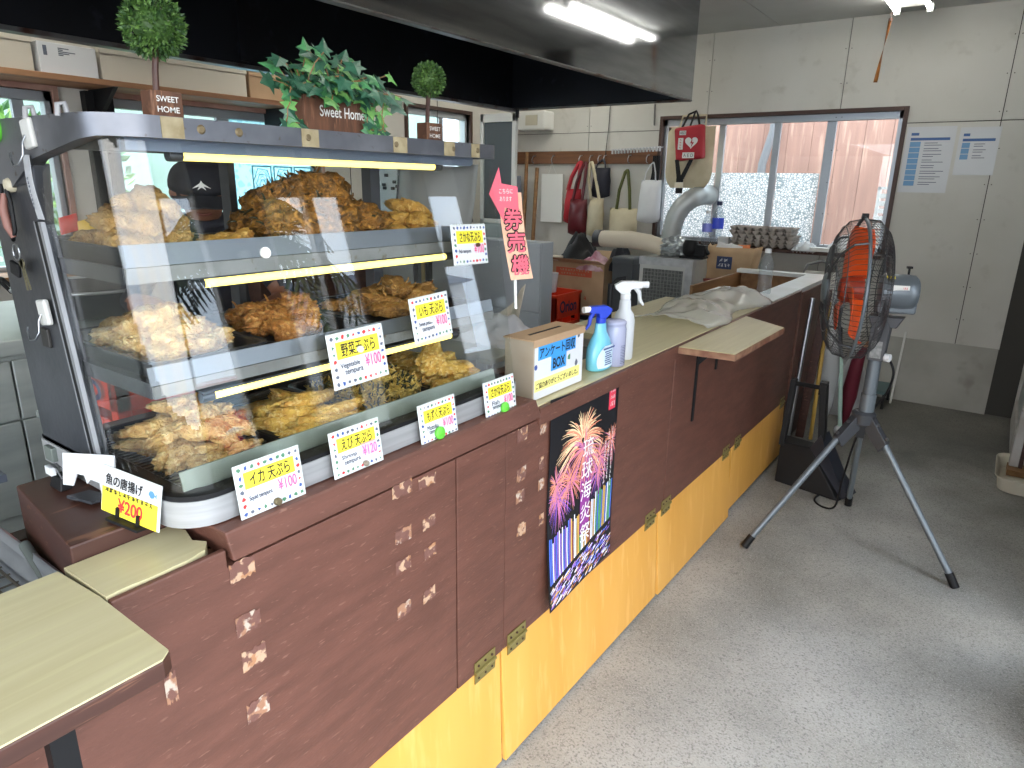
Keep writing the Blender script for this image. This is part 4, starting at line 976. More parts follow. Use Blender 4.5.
burst(.10,.60,.13,70,[1,2,1],w=.0012); burst(.30,.58,.13,80,[1,2],w=.0013); burst(.72,.62,.13,80,[1,2],w=.0013); burst(.92,.68,.12,70,[1,1,2],w=.0013); burst(.14,.52,.13,80,[3,2],w=.0012); burst(.72,.54,.11,60,[3,2],w=.0012)
cols = [M('beam_'+n,c,.5) for n,c in (('blue',(86,120,226)),('white',(226,228,246)),('gold',(232,186,92)),('green',(96,176,120)),('violet',(150,110,214)),('rust',(178,98,66)))]
b = MB()
for k in range(44):
    u0 = .02+.96*k/44; top = .33+.12*(k/44)+rf.uniform(-.015,.02); bot = .125+.10*(k/44); b.mi = rf.choice([0,0,1,4] if k < 14 else [2,5,3,1] if k < 30 else [0,3,2,1,0])
    st = [(u0,bot),(u0+.014,bot),(u0+.016,top),(u0+.006,top+.012)]
    for (a0,c0),(a1,c1) in zip(st[:1],st[1:2]):
        L = [[pp(u0+d_,bot+(top-bot)*i/5) for i in range(6)] for d_ in (0,.015)]
        for i in range(5): b._f([b.bm.verts.new(x) for x in (L[0][i],L[1][i],L[1][i+1],L[0][i+1])])
for k in range(330):
    u0 = rf.uniform(.01,.96); c0 = rf.uniform(.004,.098+.10*u0); w_ = rf.uniform(.02,.07); b.mi = rf.choice([0,1,1,4,4,5,2])
    b._f([b.bm.verts.new(x) for x in (pp(u0,c0),pp(min(.99,u0+w_),c0+.012),pp(min(.99,u0+w_),c0+.018),pp(u0,c0+.006))])
b.build('light_beams_print',cols,t,recalc=False)
b = MB(); L = [[pp(a,.14+.60*i/10,.0014) for i in range(11)] for a in (.455,.60)]
for i in range(2,11-1): b._f([b.bm.verts.new(x) for x in (L[0][i],L[1][i],L[1][i+1],L[0][i+1])])
b.build('title_band',M('magenta_band',(150,60,150),.5),t,recalc=False)
for i,chh in enumerate('琉球海炎祭'):
    text(chh,.056,pp(.535,.705-.112*i,.0024),(0,1,0),(0,0,1),m_white,t,name='title_character',height=.054,stroke=.0003)
b = MB(); b.box(XF+.0034,XF+.0042,1.592,1.628,.808,.878); b.build('red_badge',M('badge_red',(222,60,84),.5),t)
for k,(n_,z_,h_) in enumerate(((3,.864,.016),(4,.843,.012),(3,.824,.015))): scribble(n_,.028,(XF+.0046,1.610,z_),(0,1,0),(0,0,1),m_white,t,k,h_)
for k,(s_,y,z) in enumerate(((range(14),1.628,.665),(range(11),1.608,.675),(range(10),1.590,.66))):
    scribble(len(s_),.013*len(s_),(XF+.0062,y-.01,z),(0,1,0),(0,0,1),m_white,t,k+40,.009,down=True)
# plastic bag and water bottle
m_bag = glass_mat('crinkled_plastic',(.97,.98,.97),1.3,film=.45,filmcol=(.97,.97,.94),rough=.25)
def bagsurf(u,v):
    x = -1.13+.30*v+.03*math.sin(9*u); y = 2.38+.78*u; h = .046*math.sin(math.pi*min(1,max(0,v)))**.7*(.5+.9*u)*(1-max(0,u-.9)*6)
    return (x, y, .908+max(0,h)*(1+.45*mnoise.noise(Vector((u*9,v*6,1))))+.012*abs(mnoise.noise(Vector((u*20,v*14,3)))))
b = MB(); b.sheet(bagsurf,40,20); o = b.build('plastic_bag',m_bag,smooth=40,solid=.002); tag(o,'crumpled clear plastic bag lying on the counter worktop behind the flap shelf','plastic bag')
m_pet = glass_mat('clear_pet',(.92,.95,.97),1.45,film=.12,filmcol=(.85,.9,.95))
def pet(c, h, r, name, label, cap, lab=None):
    t = thing(name,c,label,'bottle'); s = h/.21
    b = MB(); b.lathe([(r*.7,0),(r*.95,.004),(r,.012),(r*.96,.03*s),(r,.04*s),(r*.94,.06*s),(r,.08*s),(r*.95,.10*s),(r,.12*s),(r*.98,.14*s),(r*.6,.172*s),(r*.42,.182*s),(r*.42,.192*s)],c,n=22,caps=False); b.build('bottle',m_pet,t,smooth=50)
    b = MB(); z = Vector(c)+Vector((0,0,.190*s)); b.lathe([(r*.46,0),(r*.48,.002),(r*.48,.017*s),(r*.44,.02*s),(0,.02*s)],z,n=18); b.build('cap',cap,t,smooth=40)
    if lab:
        b = MB(); b.lathe([(r*1.01,.075*s),(r*1.02,.078*s),(r*1.02,.125*s),(r*1.01,.128*s)],c,n=22,caps=False); b.build('label',lab,t,smooth=50)
    return t
pet((-.916,3.36,.908),.215,.033,'water_bottle','clear water bottle with white cap standing on the far counter end',m_whiteplast)
# ---------------------------------------------------------------- plants on the showcase roof
m_sign = M('rustic_brown_wood',(112,74,52),.7,rgb2=(84,54,38),scale=14,stretch=(1,6,1),third=(140,100,74),tscale=30,tlo=.6,thi=.75)
def topiary(x,y,r,hs,sx,words,label,seed):
    t = thing('topiary',(x,y,1.474),label,'plant'); rn = random.Random(seed)
    b = MB(); b.box(x-.014,x+.014,y-sx/2,y+sx/2,1.474,1.474+sx*.80); b.build('planter_box',m_sign,t,bev=.002)
    b = MB(); b.tube([(x,y-.006,1.474+sx*.8),(x,y-.004,1.50+hs*.4),(x,y,1.474+hs)],.0042,8); b.build('stem',m_dbrown,t)
    b = MB(); c = (x,y,1.474+hs+r*.75); leafball(b,c,r,1300,r*.24,rn,shell=.72); b.ball(c,r*.72,2); b.build('foliage',[M('box_leaf',(70,104,44),.5,rgb2=(92,124,58),scale=60),M('box_leaf_dark',(34,62,28),.5,rgb2=(52,84,40),scale=60),M('box_leaf_mid',(52,86,36),.5,rgb2=(76,108,48),scale=60)],t,recalc=False)
    for i,wd in enumerate(words): text(wd,sx*.70,(x+.0145,y,1.474+sx*(.56-.30*i)),(0,1,0),(0,0,1),m_white,t,height=sx*.17,bold=.01)
topiary(-.952,.520,.036,.086,.043,('SWEET','HOME'),'round leafy topiary in a SWEET HOME box at the near end of the showcase roof',5)
topiary(-.966,1.062,.029,.092,.044,('SWEET','HOME'),'smaller round topiary in a brown box at the far end of the showcase roof',6)
t = thing('ivy_planter',(-.96,.84,1.474),'trailing ivy in a brown wooden Sweet Home planter in the middle of the showcase roof','plant')
iy0,iy1 = .738,.886
b = MB(); b.box(-.985,-.981,iy0,iy1,1.474,1.528); b.box(-.939,-.935,iy0,iy1,1.474,1.528); b.box(-.981,-.939,iy0,iy0+.004,1.474,1.528); b.box(-.981,-.939,iy1-.004,iy1,1.474,1.528); b.box(-.981,-.939,iy0,iy1,1.474,1.478); b.build('planter_box',m_sign,t,bev=.001)
b = MB(); b.box(-.981,-.939,iy0+.004,iy1-.004,1.50,1.515); b.build('soil',m_dbrown,t)
text('Sweet Home',.095,(-.9345,.816,1.506),(0,1,0),(0,0,1),m_white,t,height=.017,bold=.008)
ri = random.Random(31); b = MB(); bs = MB()
def ivy_leaf(b,p,t_,n_,s):
    sd = n_.cross(t_).normalized(); sh = [(-.05,0),(-.25,.45),(.12,.34),(.30,.62),(.45,.26),(1.0,0)]
    pts = [p+t_*x*s+sd*y*s-n_*abs(y)*s*.3 for x,y in sh]+[p+t_*x*s-sd*y*s-n_*abs(y)*s*.3 for x,y in sh[-2:0:-1]]
    c = b.bm.verts.new(p+t_*.3*s+n_*.03*s); V = [b.bm.verts.new(q) for q in pts]
    for i in range(len(V)): b._f([V[i],V[(i+1)%len(V)],c])
for k in range(56):
    a = ri.uniform(0,6.283); y0 = ri.uniform(iy0+.01,iy1-.01); p = Vector((-.96+ri.uniform(-.015,.02),y0,1.520)); pts = [p.copy()]
    d = Vector((ri.uniform(-.3,.9),ri.uniform(-1,1)+ (y0-.816)*4,ri.uniform(.5,1.2))).normalized(); n = ri.randint(3,4)
    for i in range(n):
        p = p+d*.020; d = (d+Vector((.06,0,-.30))).normalized(); pts.append(p.copy()); b.mi = ri.choice((0,1,1,2))
        nn = (Vector((.8,0,.7))+Vector((ri.uniform(-.5,.5),ri.uniform(-.5,.5),ri.uniform(-.3,.3)))).normalized()
        tt = (d+Vector((ri.uniform(-.6,.6),ri.uniform(-.8,.8),ri.uniform(-.7,.2)))); tt = (tt-nn*tt.dot(nn)).normalized(); ivy_leaf(b,p,tt,nn,ri.uniform(.020,.034))
    bs.tube(pts,.0011,5)
for (y,zz,n) in ((.712,1.535,5),(.725,1.49,6),(.866,1.53,9),(.905,1.53,6),(.885,1.52,6)):
    p = Vector((-.930,y,zz)); pts = [p.copy()]
    for i in range(n):
        p = p+Vector((.001,ri.uniform(-.008,.008),-.011)); p.z = max(p.z,1.483); pts.append(p.copy()); b.mi = ri.choice((0,1,2)); nn = Vector((.9,ri.uniform(-.4,.4),ri.uniform(0,.5))).normalized()
        tt = Vector((0,ri.uniform(-1,1),-.5)); tt = (tt-nn*tt.dot(nn)).normalized(); ivy_leaf(b,p,tt,nn,ri.uniform(.016,.026))
    bs.tube(pts,.001,5)
b.build('ivy_leaves',[M('ivy_green',(74,138,84),.4,rgb2=(48,104,62),scale=60),M('ivy_dark',(34,78,58),.4,rgb2=(52,98,74),scale=60),M('ivy_light',(126,176,96),.4,rgb2=(84,146,78),scale=60)],t,recalc=False)
bs.build('ivy_stems',m_tan,t)
# ---------------------------------------------------------------- hood
hd = thing('extractor_hood',(-2.15,2.0,1.85),'large polished stainless extractor hood hanging over the kitchen','extractor hood')
hx0,hx1,hy0,hy1,hz = -2.76,-1.55,-.6,3.83,1.85
m_mir = M('polished_steel',(158,160,164),.07,1.0,rgb2=(140,142,146),scale=3,stretch=(1,1,10))
m_hin = M('sooty_hood_inside',(20,23,32),.55,.3,rgb2=(12,14,20),scale=4,third=(34,38,50),tscale=14,tlo=.62,thi=.75)
b = MB(); b.box(hx1-.006,hx1,hy0,hy1,hz,ZC); b.box(hx0,hx1-.006,hy1-.006,hy1,hz,ZC); b.build('hood_skin',m_mir,hd)
b = MB(); b.box(hx0,hx0+.006,hy0,hy1-.006,hz,ZC); b.box(hx0+.006,hx1-.006,hy0,hy0+.006,hz,ZC); b.box(hx1-.014,hx1-.007,hy0+.006,hy1-.008,hz+.012,ZC); b.box(hx0+.006,hx1-.014,hy1-.014,hy1-.007,hz+.012,ZC); b.box(hx0+.006,hx1-.014,hy0+.006,hy1-.014,2.30,2.31)
b.box(hx0+.006,hx0+.02,1.86,1.90,hz+.02,2.3); b.build('hood_lining',m_hin,hd)
b = MB(); b.box(hx1-.03,hx1+.002,hy0,hy1+.002,hz-.003,hz+.003); b.box(hx0,hx1,hy1-.03,hy1+.002,hz-.006,hz+.004); b.box(hx0-.002,hx0+.05,hy0,hy1,hz-.012,hz+.004); b.build('hood_rim',M('worn_hood_rim',(120,120,120),.4,.9,rgb2=(86,62,54),scale=7,lo=.5,hi=.66),hd,bev=.001)
b = MB(); b.cyl((-2.70,3.80,1.80),(-2.70,3.80,1.85),.012,n=10); b.build('drain_knob',m_black,hd)
# ---------------------------------------------------------------- ceiling lamps, fly ribbon
def ceiling_lamp(x,y,L,label):
    t = thing('ceiling_lamp',(x,y,ZC),label,'lamp')
    b = MB(); b.prism([(x-.055,y-L/2,ZC),(x+.055,y-L/2,ZC),(x+.085,y-L/2,ZC-.035),(x-.085,y-L/2,ZC-.035)],(0,L,0)); b.build('lamp_body',m_white,t,bev=.004)
    for s in (-1,1):
        b = MB(); b.cyl((x+s*.085,y-L/2+.03,ZC-.058),(x+s*.085,y+L/2-.03,ZC-.058),.014,n=14); b.build('fluorescent_tube',M('fluorescent_white',(255,252,244),.4,emit=LAMP),t,smooth=40)
        for e in (-1,1):
            b = MB(); b.box(x+s*.085-.016,x+s*.085+.016,y+e*(L/2-.015)-.015,y+e*(L/2-.015)+.015,ZC-.078,ZC-.034); b.build('lamp_holder',m_white,t,bev=.003)
    return t
lamp = ceiling_lamp(-.69,4.34,1.20,'twin tube fluorescent lamp on the ceiling near the back wall')
dup(lamp,(-.69,1.6,ZC),label='twin tube fluorescent lamp on the ceiling above the counter, out of frame')
dup(lamp,(-2.9,4.55,ZC),label='added unseen twin tube lamp brightening the kitchen, on the ceiling over the coat rail corner')  # added lamp, hidden by the hood, to brighten the far kitchen
dup(lamp,(-3.2,1.0,ZC),label='added unseen twin tube lamp brightening the kitchen, on the ceiling above the steel bench')  # unseen lamp added for more light over the bench
dup(lamp,(-3.15,2.9,ZC),label='added unseen twin tube lamp brightening the kitchen, on the ceiling behind the extractor hood')  # extra kitchen light, added out of view behind the hood
t = thing('fly_ribbon',(-.80,4.93,2.0),'brown sticky fly ribbon hanging from the ceiling lamp','fly ribbon')
b = MB(); b.sheet(lambda u,v:(-.80+.022*(u-.5)*math.cos(2.6*v+.3)-.03*(1-v),4.90+.022*(u-.5)*math.sin(2.6*v+.3),2.02+.34*v),2,16); b.build('ribbon',M('amber_ribbon',(150,92,30),.35,rgb2=(110,64,22),scale=14),t,smooth=60,solid=.001)
b = MB(); b.tube([(-.80,4.90,2.36),(-.80,4.90,2.40)],.002,6); b.cyl((-.80,4.90,2.352),(-.80,4.90,2.366),.011,n=10); b.build('ribbon_cap',m_dbrown,t)
# ---------------------------------------------------------------- kitchen behind the showcase
m_ss2 = M('dull_stainless',(168,174,170),.45,.35,rgb2=(150,157,154),scale=3,stretch=(1,1,6))
t = thing('steel_bench',(-2.6,.3,0),'dull stainless kitchen bench with flat cupboard fronts behind the showcase','bench')
b = MB(); b.box(-3.0,-2.25,-.9,1.18,.90,.945); b.build('bench_top',m_ss2,t,bev=.004)
b = MB(); b.box(-2.98,-2.275,-.88,1.16,.10,.90); b.build('carcass',m_ss2,t)
for z0,z1 in ((.42,.705),(.71,.885)):
    for y0,y1 in ((-.88,.695),(.70,1.16)):
        b = MB(); b.box(-2.275,-2.258,y0,y1,z0,z1); b.build('cupboard_front',m_ss2,t,bev=.003)
b = MB(); b.box(-2.9,-2.3,-.85,1.13,0,.10); b.build('bench_plinth',m_black,t)
t = thing('black_pan',(-2.45,1.05,.945),'wide dark frying pan with a bright rim on the kitchen bench, behind the showcase glass','pan')
b = MB(); b.lathe([(.10,0),(.15,.012),(.185,.055),(.205,.10),(.212,.102),(.207,.096),(.186,.052),(.148,.016),(.0,.014)],(-2.48,1.02,.946),n=40,caps=False); b.build('pan_bowl',M('dark_iron',(58,62,70),.3,.7),t,smooth=50)
b = MB(); b.tube([(-2.48+.209*math.cos(a),1.02+.209*math.sin(a),1.047) for a in [k*6.2832/40 for k in range(40)]],.005,8,closed=True); b.build('pan_rim',m_steel,t,smooth=60)
b = MB(); b.tube([(-2.60,.86,1.03),(-2.62,.83,1.075),(-2.57,.80,1.085),(-2.53,.82,1.04)],.006,8); b.build('pan_handle',m_black,t,smooth=60)
# steel trolley behind the case carrying the upturned crate
t = thing('steel_table',(-1.55,1.0,0),'low steel table behind the showcase carrying the orange crate','table')
b = MB(); b.box(-1.80,-1.34,.585,1.7,.845,.865); b.build('table_top',m_ss2,t,bev=.003)
b = MB(); b.box(-1.79,-1.35,.95,1.69,.30,.315); b.build('lower_shelf',m_ss2,t)
for x in (-1.78,-1.36):
    for y in (.95,1.68): b = MB(); b.cyl((x,y,0),(x,y,.845),.016,n=10); b.build('leg',m_steel,t,smooth=40)
m_crate = M('crate_orange',(222,66,36),.4,rgb2=(206,52,28),scale=5)
def crate(loc, sx, sy, sz, label, words, flip=False, ink=None):
    """bottle crate: ribbed walls with hand holes, print on the +x and -y faces"""
    x,y,z = loc; t = thing('bottle_crate',loc,label,'crate','bottle crates')
    w = .010; b = MB(); x0,x1,y0,y1 = x-sx/2,x+sx/2,y-sy/2,y+sy/2
    b.box(x0,x1,y0,y1,z,z+.012)
    for zz0,zz1 in ((z,z+sz*.30),(z+sz*.44,z+sz)):
        b.box(x1-w,x1,y0,y1,zz0,zz1); b.box(x0,x0+w,y0,y1,zz0,zz1); b.box(x0+w,x1-w,y0,y0+w,zz0,zz1); b.box(x0+w,x1-w,y1-w,y1,zz0,zz1)
    for xx in (x0,x1-.03):
        for yy in (y0,y1-.03): b.box(xx,xx+.03,yy,yy+.03,z,z+sz)
    for zz in (z,z+sz-.02): b.box(x0-.006,x1+.006,y0-.006,y0+.004,zz,zz+.02); b.box(x0-.006,x1+.006,y1-.004,y1+.006,zz,zz+.02); b.box(x1-.004,x1+.006,y0,y1,zz,zz+.02); b.box(x0-.006,x0+.004,y0,y1,zz,zz+.02)
    b.build('crate_body',m_crate,t,bev=.002)
    for k in range(2):
        b = MB(); b.box(x0+w,x1-w,y0+sy*(k+1)/3-.003,y0+sy*(k+1)/3+.003,z+.012,z+sz*.85); b.build('divider',m_crate,t)
    up = (0,0,-1) if flip else (0,0,1); q = -1 if flip else 1
    text(words,sy*.62,(x1+.0015,y,z+sz*.70),(0,q,0),up,ink,t,height=sz*.26,stroke=.003); text(words,sx*.7,(x,y0-.0075,z+sz*.70),(q,0,0),up,ink,t,height=sz*.26,stroke=.003)
    return t
m_navyink = M('navy_ink',(34,40,84),.6)
crate((-1.56,.80,.866),.30,.40,.155,'orange red bottle crate standing upside down on the steel table behind the showcase','Orion',True,m_navyink)
# kitchen side board by the near ledge, with the wire tray
o = MB().box(-1.60,-.935,-.9,.335,.805,.825).build('side_shelf_board',M('cream_worn_board',(176,170,128),.5,rgb2=(150,140,96),scale=7),bev=.002); tag(o,'worn cream board behind the near ledge carrying the wire rack tray','board')
o = MB().box(-1.62,-1.50,-.9,.42,.825,.84).build('grey_strip_board',M('blue_grey_laminate',(112,120,132),.5,rgb2=(92,98,110),scale=12)); tag(o,'blue grey strip at the back of the cream board beside the wire tray','board')
t = thing('rack_tray',(-1.15,.10,.826),'shallow aluminium tray with a wire rack beside the near cream ledge','tray')
b = MB()
def tloop(o,z,r=.045):
    x0,x1,y0,y1 = -1.42-o,-.955+o,-.25-o,.315+o; return [(p[0],p[1],z) for p in arc(x1-r,y1-r,r,0,90,5)+arc(x0+r,y1-r,r,90,180,5)+arc(x0+r,y0+r,r,180,270,5)+arc(x1-r,y0+r,r,270,360,5)]
L = [[b.bm.verts.new(p) for p in tloop(o,z)] for o,z in ((-.025,.826),(-.006,.862),(.0,.866),(.004,.864),(.0,.8605),(-.008,.858),(-.028,.829))]
for A,B in zip(L,L[1:]):
    for k in range(len(A)): b._f([A[k],A[(k+1)%len(A)],B[(k+1)%len(A)],B[k]])
b._f(L[0][::-1]); b._f(L[-1]); b.build('tray_pan',M('aluminium_tray',(186,192,200),.32,.85,rgb2=(170,176,186),scale=14),t,smooth=50)
b = MB()
for k in range(14): b.tube([(-1.40+k*.031,-.22,.843),(-1.40+k*.031,.285,.843)],.0016,6)
for y in (-.15,0,.14,.26): b.tube([(-1.41,y,.8405),(-.975,y,.8405)],.002,6)
b.tube([(p[0],p[1],.843) for p in tloop(-.035,0,.03)],.0022,6,closed=True); b.build('wire_rack',M('tarnished_wire',(116,110,100),.4,.8),t)
o = MB().tube([(-1.12,.318,.865),(-1.00,.305,.842),(-.93,.298,.83)],.008,10).build('grey_hose',M('grey_hose',(92,98,94),.45),smooth=60); tag(o,'short grey hose lying against the end of the dark wooden plinth','hose')
# person at work
def person():
    t = thing('person',(-2.35,1.38,0),'person in a black cap and navy top bending over the work behind the showcase','person')
    J = {'pel':((-2.46,1.46,.88),.135),'wst':((-2.40,1.42,1.02),.125),'chs':((-2.30,1.36,1.14),.135),'nkb':((-2.20,1.30,1.235),.075),'nck':((-2.165,1.28,1.262),.052),'chin':((-2.12,1.253,1.305),.062),'hd':((-2.125,1.255,1.362),.082),'hdt':((-2.135,1.262,1.40),.072),
         'ls':((-2.20,1.47,1.20),.062),'le':((-2.06,1.50,.99),.045),'lw':((-1.99,1.30,.96),.030),'rs':((-2.36,1.20,1.185),.062),'re':((-2.28,1.06,1.00),.045),'rw':((-2.11,1.07,1.01),.030),
         'lh':((-2.44,1.55,.80),.095),'lk':((-2.40,1.55,.45),.062),'la':((-2.45,1.56,.09),.042),'lt':((-2.32,1.52,.04),.035),'rh':((-2.50,1.37,.80),.095),'rk':((-2.46,1.35,.45),.062),'ra':((-2.51,1.36,.09),.042),'rt':((-2.38,1.31,.04),.035)}
    E_ = [('pel','wst'),('wst','chs'),('chs','nkb'),('nkb','nck'),('nck','chin'),('chin','hd'),('hd','hdt'),('chs','ls'),('ls','le'),('le','lw'),('chs','rs'),('rs','re'),('re','rw'),('pel','lh'),('lh','lk'),('lk','la'),('la','lt'),('pel','rh'),('rh','rk'),('rk','ra'),('ra','rt')]
    # hands: palm and five fingers
    for s,w,d in (('l','lw',Vector((.55,-.75,-.35)).normalized()),('r','rw',Vector((.85,.1,-.5)).normalized())):
        p = Vector(J[w][0]); side = d.cross(Vector((0,0,1))).normalized()
        J[s+'p'] = (tuple(p+d*.05),.026); E_.append((w,s+'p'))
        for k,(o_,L) in enumerate(((-.024,.065),(-.008,.075),(.008,.07),(.023,.056))):
            a = p+d*.085+side*o_; c = a+d*L*.5+Vector((0,0,-.012)); e = a+d*L*.8+Vector((0,0,-.034))
            J[f'{s}f{k}a'] = (tuple(a),.0095); J[f'{s}f{k}b'] = (tuple(c),.0085); J[f'{s}f{k}c'] = (tuple(e),.007)
            E_ += [(s+'p',f'{s}f{k}a'),(f'{s}f{k}a',f'{s}f{k}b'),(f'{s}f{k}b',f'{s}f{k}c')]
        sg = 1 if s == 'r' else -1; a = p+d*.045-side*.035*sg; c = a+d*.032-side*.018*sg
        J[s+'t1'] = (tuple(a),.011); J[s+'t2'] = (tuple(c),.009); E_ += [(s+'p',s+'t1'),(s+'t1',s+'t2')]
    ks = list(J); me = bpy.data.meshes.new('sk'); me.from_pydata([J[k][0] for k in ks],[(ks.index(a),ks.index(c)) for a,c in E_],[])
    o = bpy.data.objects.new('sk',me); COL.objects.link(o); sk = o.modifiers.new('s','SKIN'); sk.use_smooth_shade = True; sk.branch_smoothing = .3
    for i,k in enumerate(ks):
        r = J[k][1]; me.skin_vertices[0].data[i].radius = (r,r); me.skin_vertices[0].data[i].use_root = (k == 'pel')
    sb = o.modifiers.new('u','SUBSURF'); sb.levels = 2
    dg = bpy.context.evaluated_depsgraph_get(); m2 = bpy.data.meshes.new_from_object(o.evaluated_get(dg)); bpy.data.objects.remove(o)
    skin = M('brown_skin',(120,78,58),.55); navy = M('navy_cloth',(30,34,46),.8,rgb2=(24,27,38),scale=20); trou = M('grey_trousers',(58,60,66),.85)
    m2.materials.clear()
    for m in (skin,navy,trou): m2.materials.append(m)
    hc = Vector((-2.12,1.255,1.36))
    for p in m2.polygons:
        c = p.center; head = (c-hc).length < .15 and c.z > 1.262
        arms = [Vector(J['lw'][0]),Vector(J['rw'][0])]; fore = any((c-a).length < .20 and c.z < 1.08 and c.x > -2.24 for a in arms)
        p.material_index = 0 if head or fore else (2 if c.z < .86 else 1)
    o0 = parent_origin(t)
    for v in m2.vertices: v.co -= o0
    m2.name = 'body'; bd = bpy.data.objects.new('body',m2); COL.objects.link(bd); bd.parent = t
    f = Vector((.83,-.48,-.27)).normalized(); sd = Vector((0,0,1)).cross(f).normalized(); up = f.cross(sd).normalized(); up = up if up.z > 0 else -up
    P = lambda a,c,e: Vector((-2.122,1.254,1.352))+f*a+sd*c+up*e
    b = MB(); b.tube([P(.070,0,.012),P(.092,0,-.012),P(.084,0,-.024)],[.009,.012,.008],8); b.build('nose',skin,t,smooth=60)
    for s in (-1,1):
        b = MB(); b.ball(P(.070,s*.030,.012),.010,2); b.build('eye',m_black,t,smooth=60)
        b = MB(); b.ball(P(-.005,s*.080,.0),.026,2,.6,.6,1); b.build('ear',skin,t,smooth=60)
    b = MB(); b.tube([P(.071,-.022,-.045),P(.079,0,-.047),P(.071,.022,-.045)],.005,6); b.build('mouth',M('lip_brown',(110,60,52),.5),t,smooth=60)
    b = MB(); b.ball(P(-.028,0,.0),.084,3,1,1,1); b.build('hair',M('black_hair',(18,16,16),.6),t,smooth=60)
    cap = M('black_cap',(22,25,34),.85,rgb2=(16,18,25),scale=30)
    b = MB(); V = []
    for i in range(9):
        el = i/8*1.5; rr = .100*math.cos(el)**.75 if i < 8 else .002
        V.append([b.bm.verts.new(P(.004+rr*1.06*math.cos(a),rr*.94*math.sin(a),.022+.078*math.sin(el)**.85)) for a in [k*6.2832/32 for k in range(32)]])
    for A,B in zip(V,V[1:]):
        for k in range(32): b._f([A[k],A[(k+1)%32],B[(k+1)%32],B[k]])
    cp = b.build('cap',cap,t,smooth=60,solid=.004)
    b = MB(); b.sheet(lambda u,v: P(.055*math.cos((u-.5)*2.6)+.052+.058*v*math.cos((u-.5)*2.6),.092*math.sin((u-.5)*2.6)*(1-.05*v),.024-.022*v-.016*abs(math.sin((u-.5)*2.6))),14,5,up*.004); b.build('cap_brim',cap,cp,smooth=60)
    b = MB(); b.ball(P(.004,0,.102),.007,1); b.build('cap_button',cap,cp)
    b = MB()
    for q in (((-.026,.040),(-.004,.056),(.0,.064),(.004,.056),(.026,.040),(.006,.047),(.012,.036),(0,.044),(-.012,.036),(-.006,.047)),):
        pts = [P(.004+.106*math.cos(math.asin(min(.9,abs(c)/.1)))*(1-.10*(e-.03)/.07)+.002,c,e+.006) for c,e in q]; b.prism(pts,f*.002)
    b.build('cap_emblem',m_white,cp)
    b = MB(); b.tube([P(-.005,-.060,-.078),P(.045,-.052,-.085),P(.060,0,-.088),P(.045,.052,-.085),P(-.005,.060,-.078)],.016,8); b.build('collar',navy,t,smooth=60)
    for k in ('lt','rt'):
        p = Vector(J[k][0]); b = MB(); b.ball((p.x-.05,p.y+.01,.045),.06,3,1.75,.85,.75); b.build('shoe',m_black,t,smooth=60)
    return t
person()
# far kitchen: locker, dark post, screen door, cabinet, crate, boxes
t = thing('grey_locker',(-3.0,3.3,0),'tall grey steel locker with dark magnets behind the showcase','locker')
b = MB(); b.box(-3.18,-2.88,3.02,3.5,0,1.49); b.box(-3.18,-2.88,3.0,3.02,.02,1.47); b.build('locker_body',M('locker_grey',(150,154,156),.5,.2),t,bev=.003)
rn = random.Random(9)
for k in range(7):
    b = MB(); x,z = -3.05+rn.uniform(-.05,.11),1.38+rn.uniform(-.08,.07); b.box(x-.014,x+.014,2.992,3.0,z-.009,z+.009); b.build('magnet',m_black,t,bev=.003)
t = thing('dark_shelf_post',(-2.8,3.05,0),'dark steel shelf frame standing beside the grey locker','frame')
for x,m_ in ((-2.86,m_dsteel),(-2.765,m_black),(-2.80,M('brassy_strip',(150,132,92),.4,.5))):
    b = MB(); b.box(x-.012,x+.014,3.0,3.03,0,1.49); b.build('post',m_,t)
b = MB(); b.box(-2.85,-2.76,3.005,3.02,.6,1.48); b.build('dark_panel',M('smoked_panel',(66,72,76),.3),t)
t = thing('screen_door',(-3.0,4.1,0),'white framed screen door leaf standing open by the kitchen corner','door')
sx0,sx1 = -3.16,-2.855
b = MB(); b.box(sx0,sx0+.03,4.0,4.03,.05,1.855); b.box(sx1-.03,sx1,4.0,4.03,.05,1.855); b.box(sx0,sx1,4.0,4.03,1.80,1.855); b.box(sx0,sx1,4.0,4.03,.05,.12); b.box(sx0,sx1,4.0,4.03,1.12,1.15); b.build('door_frame',m_white,t,bev=.003)
b = MB(); b.box(sx0+.03,sx1-.03,4.012,4.016,1.15,1.80); b.build('screen_mesh',M('dark_mesh',(84,92,96),.7),t); b = MB(); b.box(sx0+.03,sx1-.03,4.012,4.018,.12,1.12); b.build('lower_panel',m_ss2,t)
t = thing('grey_cabinet',(-2.6,3.8,0),'plain grey steel cabinet behind the ticket arrow sign','cabinet')
m_cab = M('cabinet_grey',(172,178,184),.5,.0,rgb2=(162,168,174),scale=2)
b = MB(); b.box(-3.0,-2.355,3.61,3.74,.05,1.045); b.build('cabinet_body',m_cab,t,bev=.004)
for z0,z1 in ((.08,.60),(.607,1.04)):
    b = MB(); b.box(-2.99,-2.358,3.595,3.61,z0,z1); b.build('door',m_cab,t,bev=.003)
b = MB(); b.box(-2.98,-2.37,3.62,3.73,0,.05); b.build('plinth',m_black,t)
crate((-2.685,4.22,.335),.34,.36,.31,'orange red bottle crate beside the grey cabinet with a white cup on top','Orion',False,m_navyink)
crate((-2.685,4.22,.0),.34,.36,.31,'orange red bottle crate at the bottom of the stack beside the grey cabinet','Orion',False,m_navyink)
o = MB().lathe([(.045,0),(.048,.003),(.060,.135),(.063,.137),(.057,.135),(.044,.006),(0,.006)],(-2.64,4.16,.647),n=24,caps=False).build('white_cup',m_whiteplast,smooth=50); tag(o,'white plastic cup standing on the orange red crate','cup')
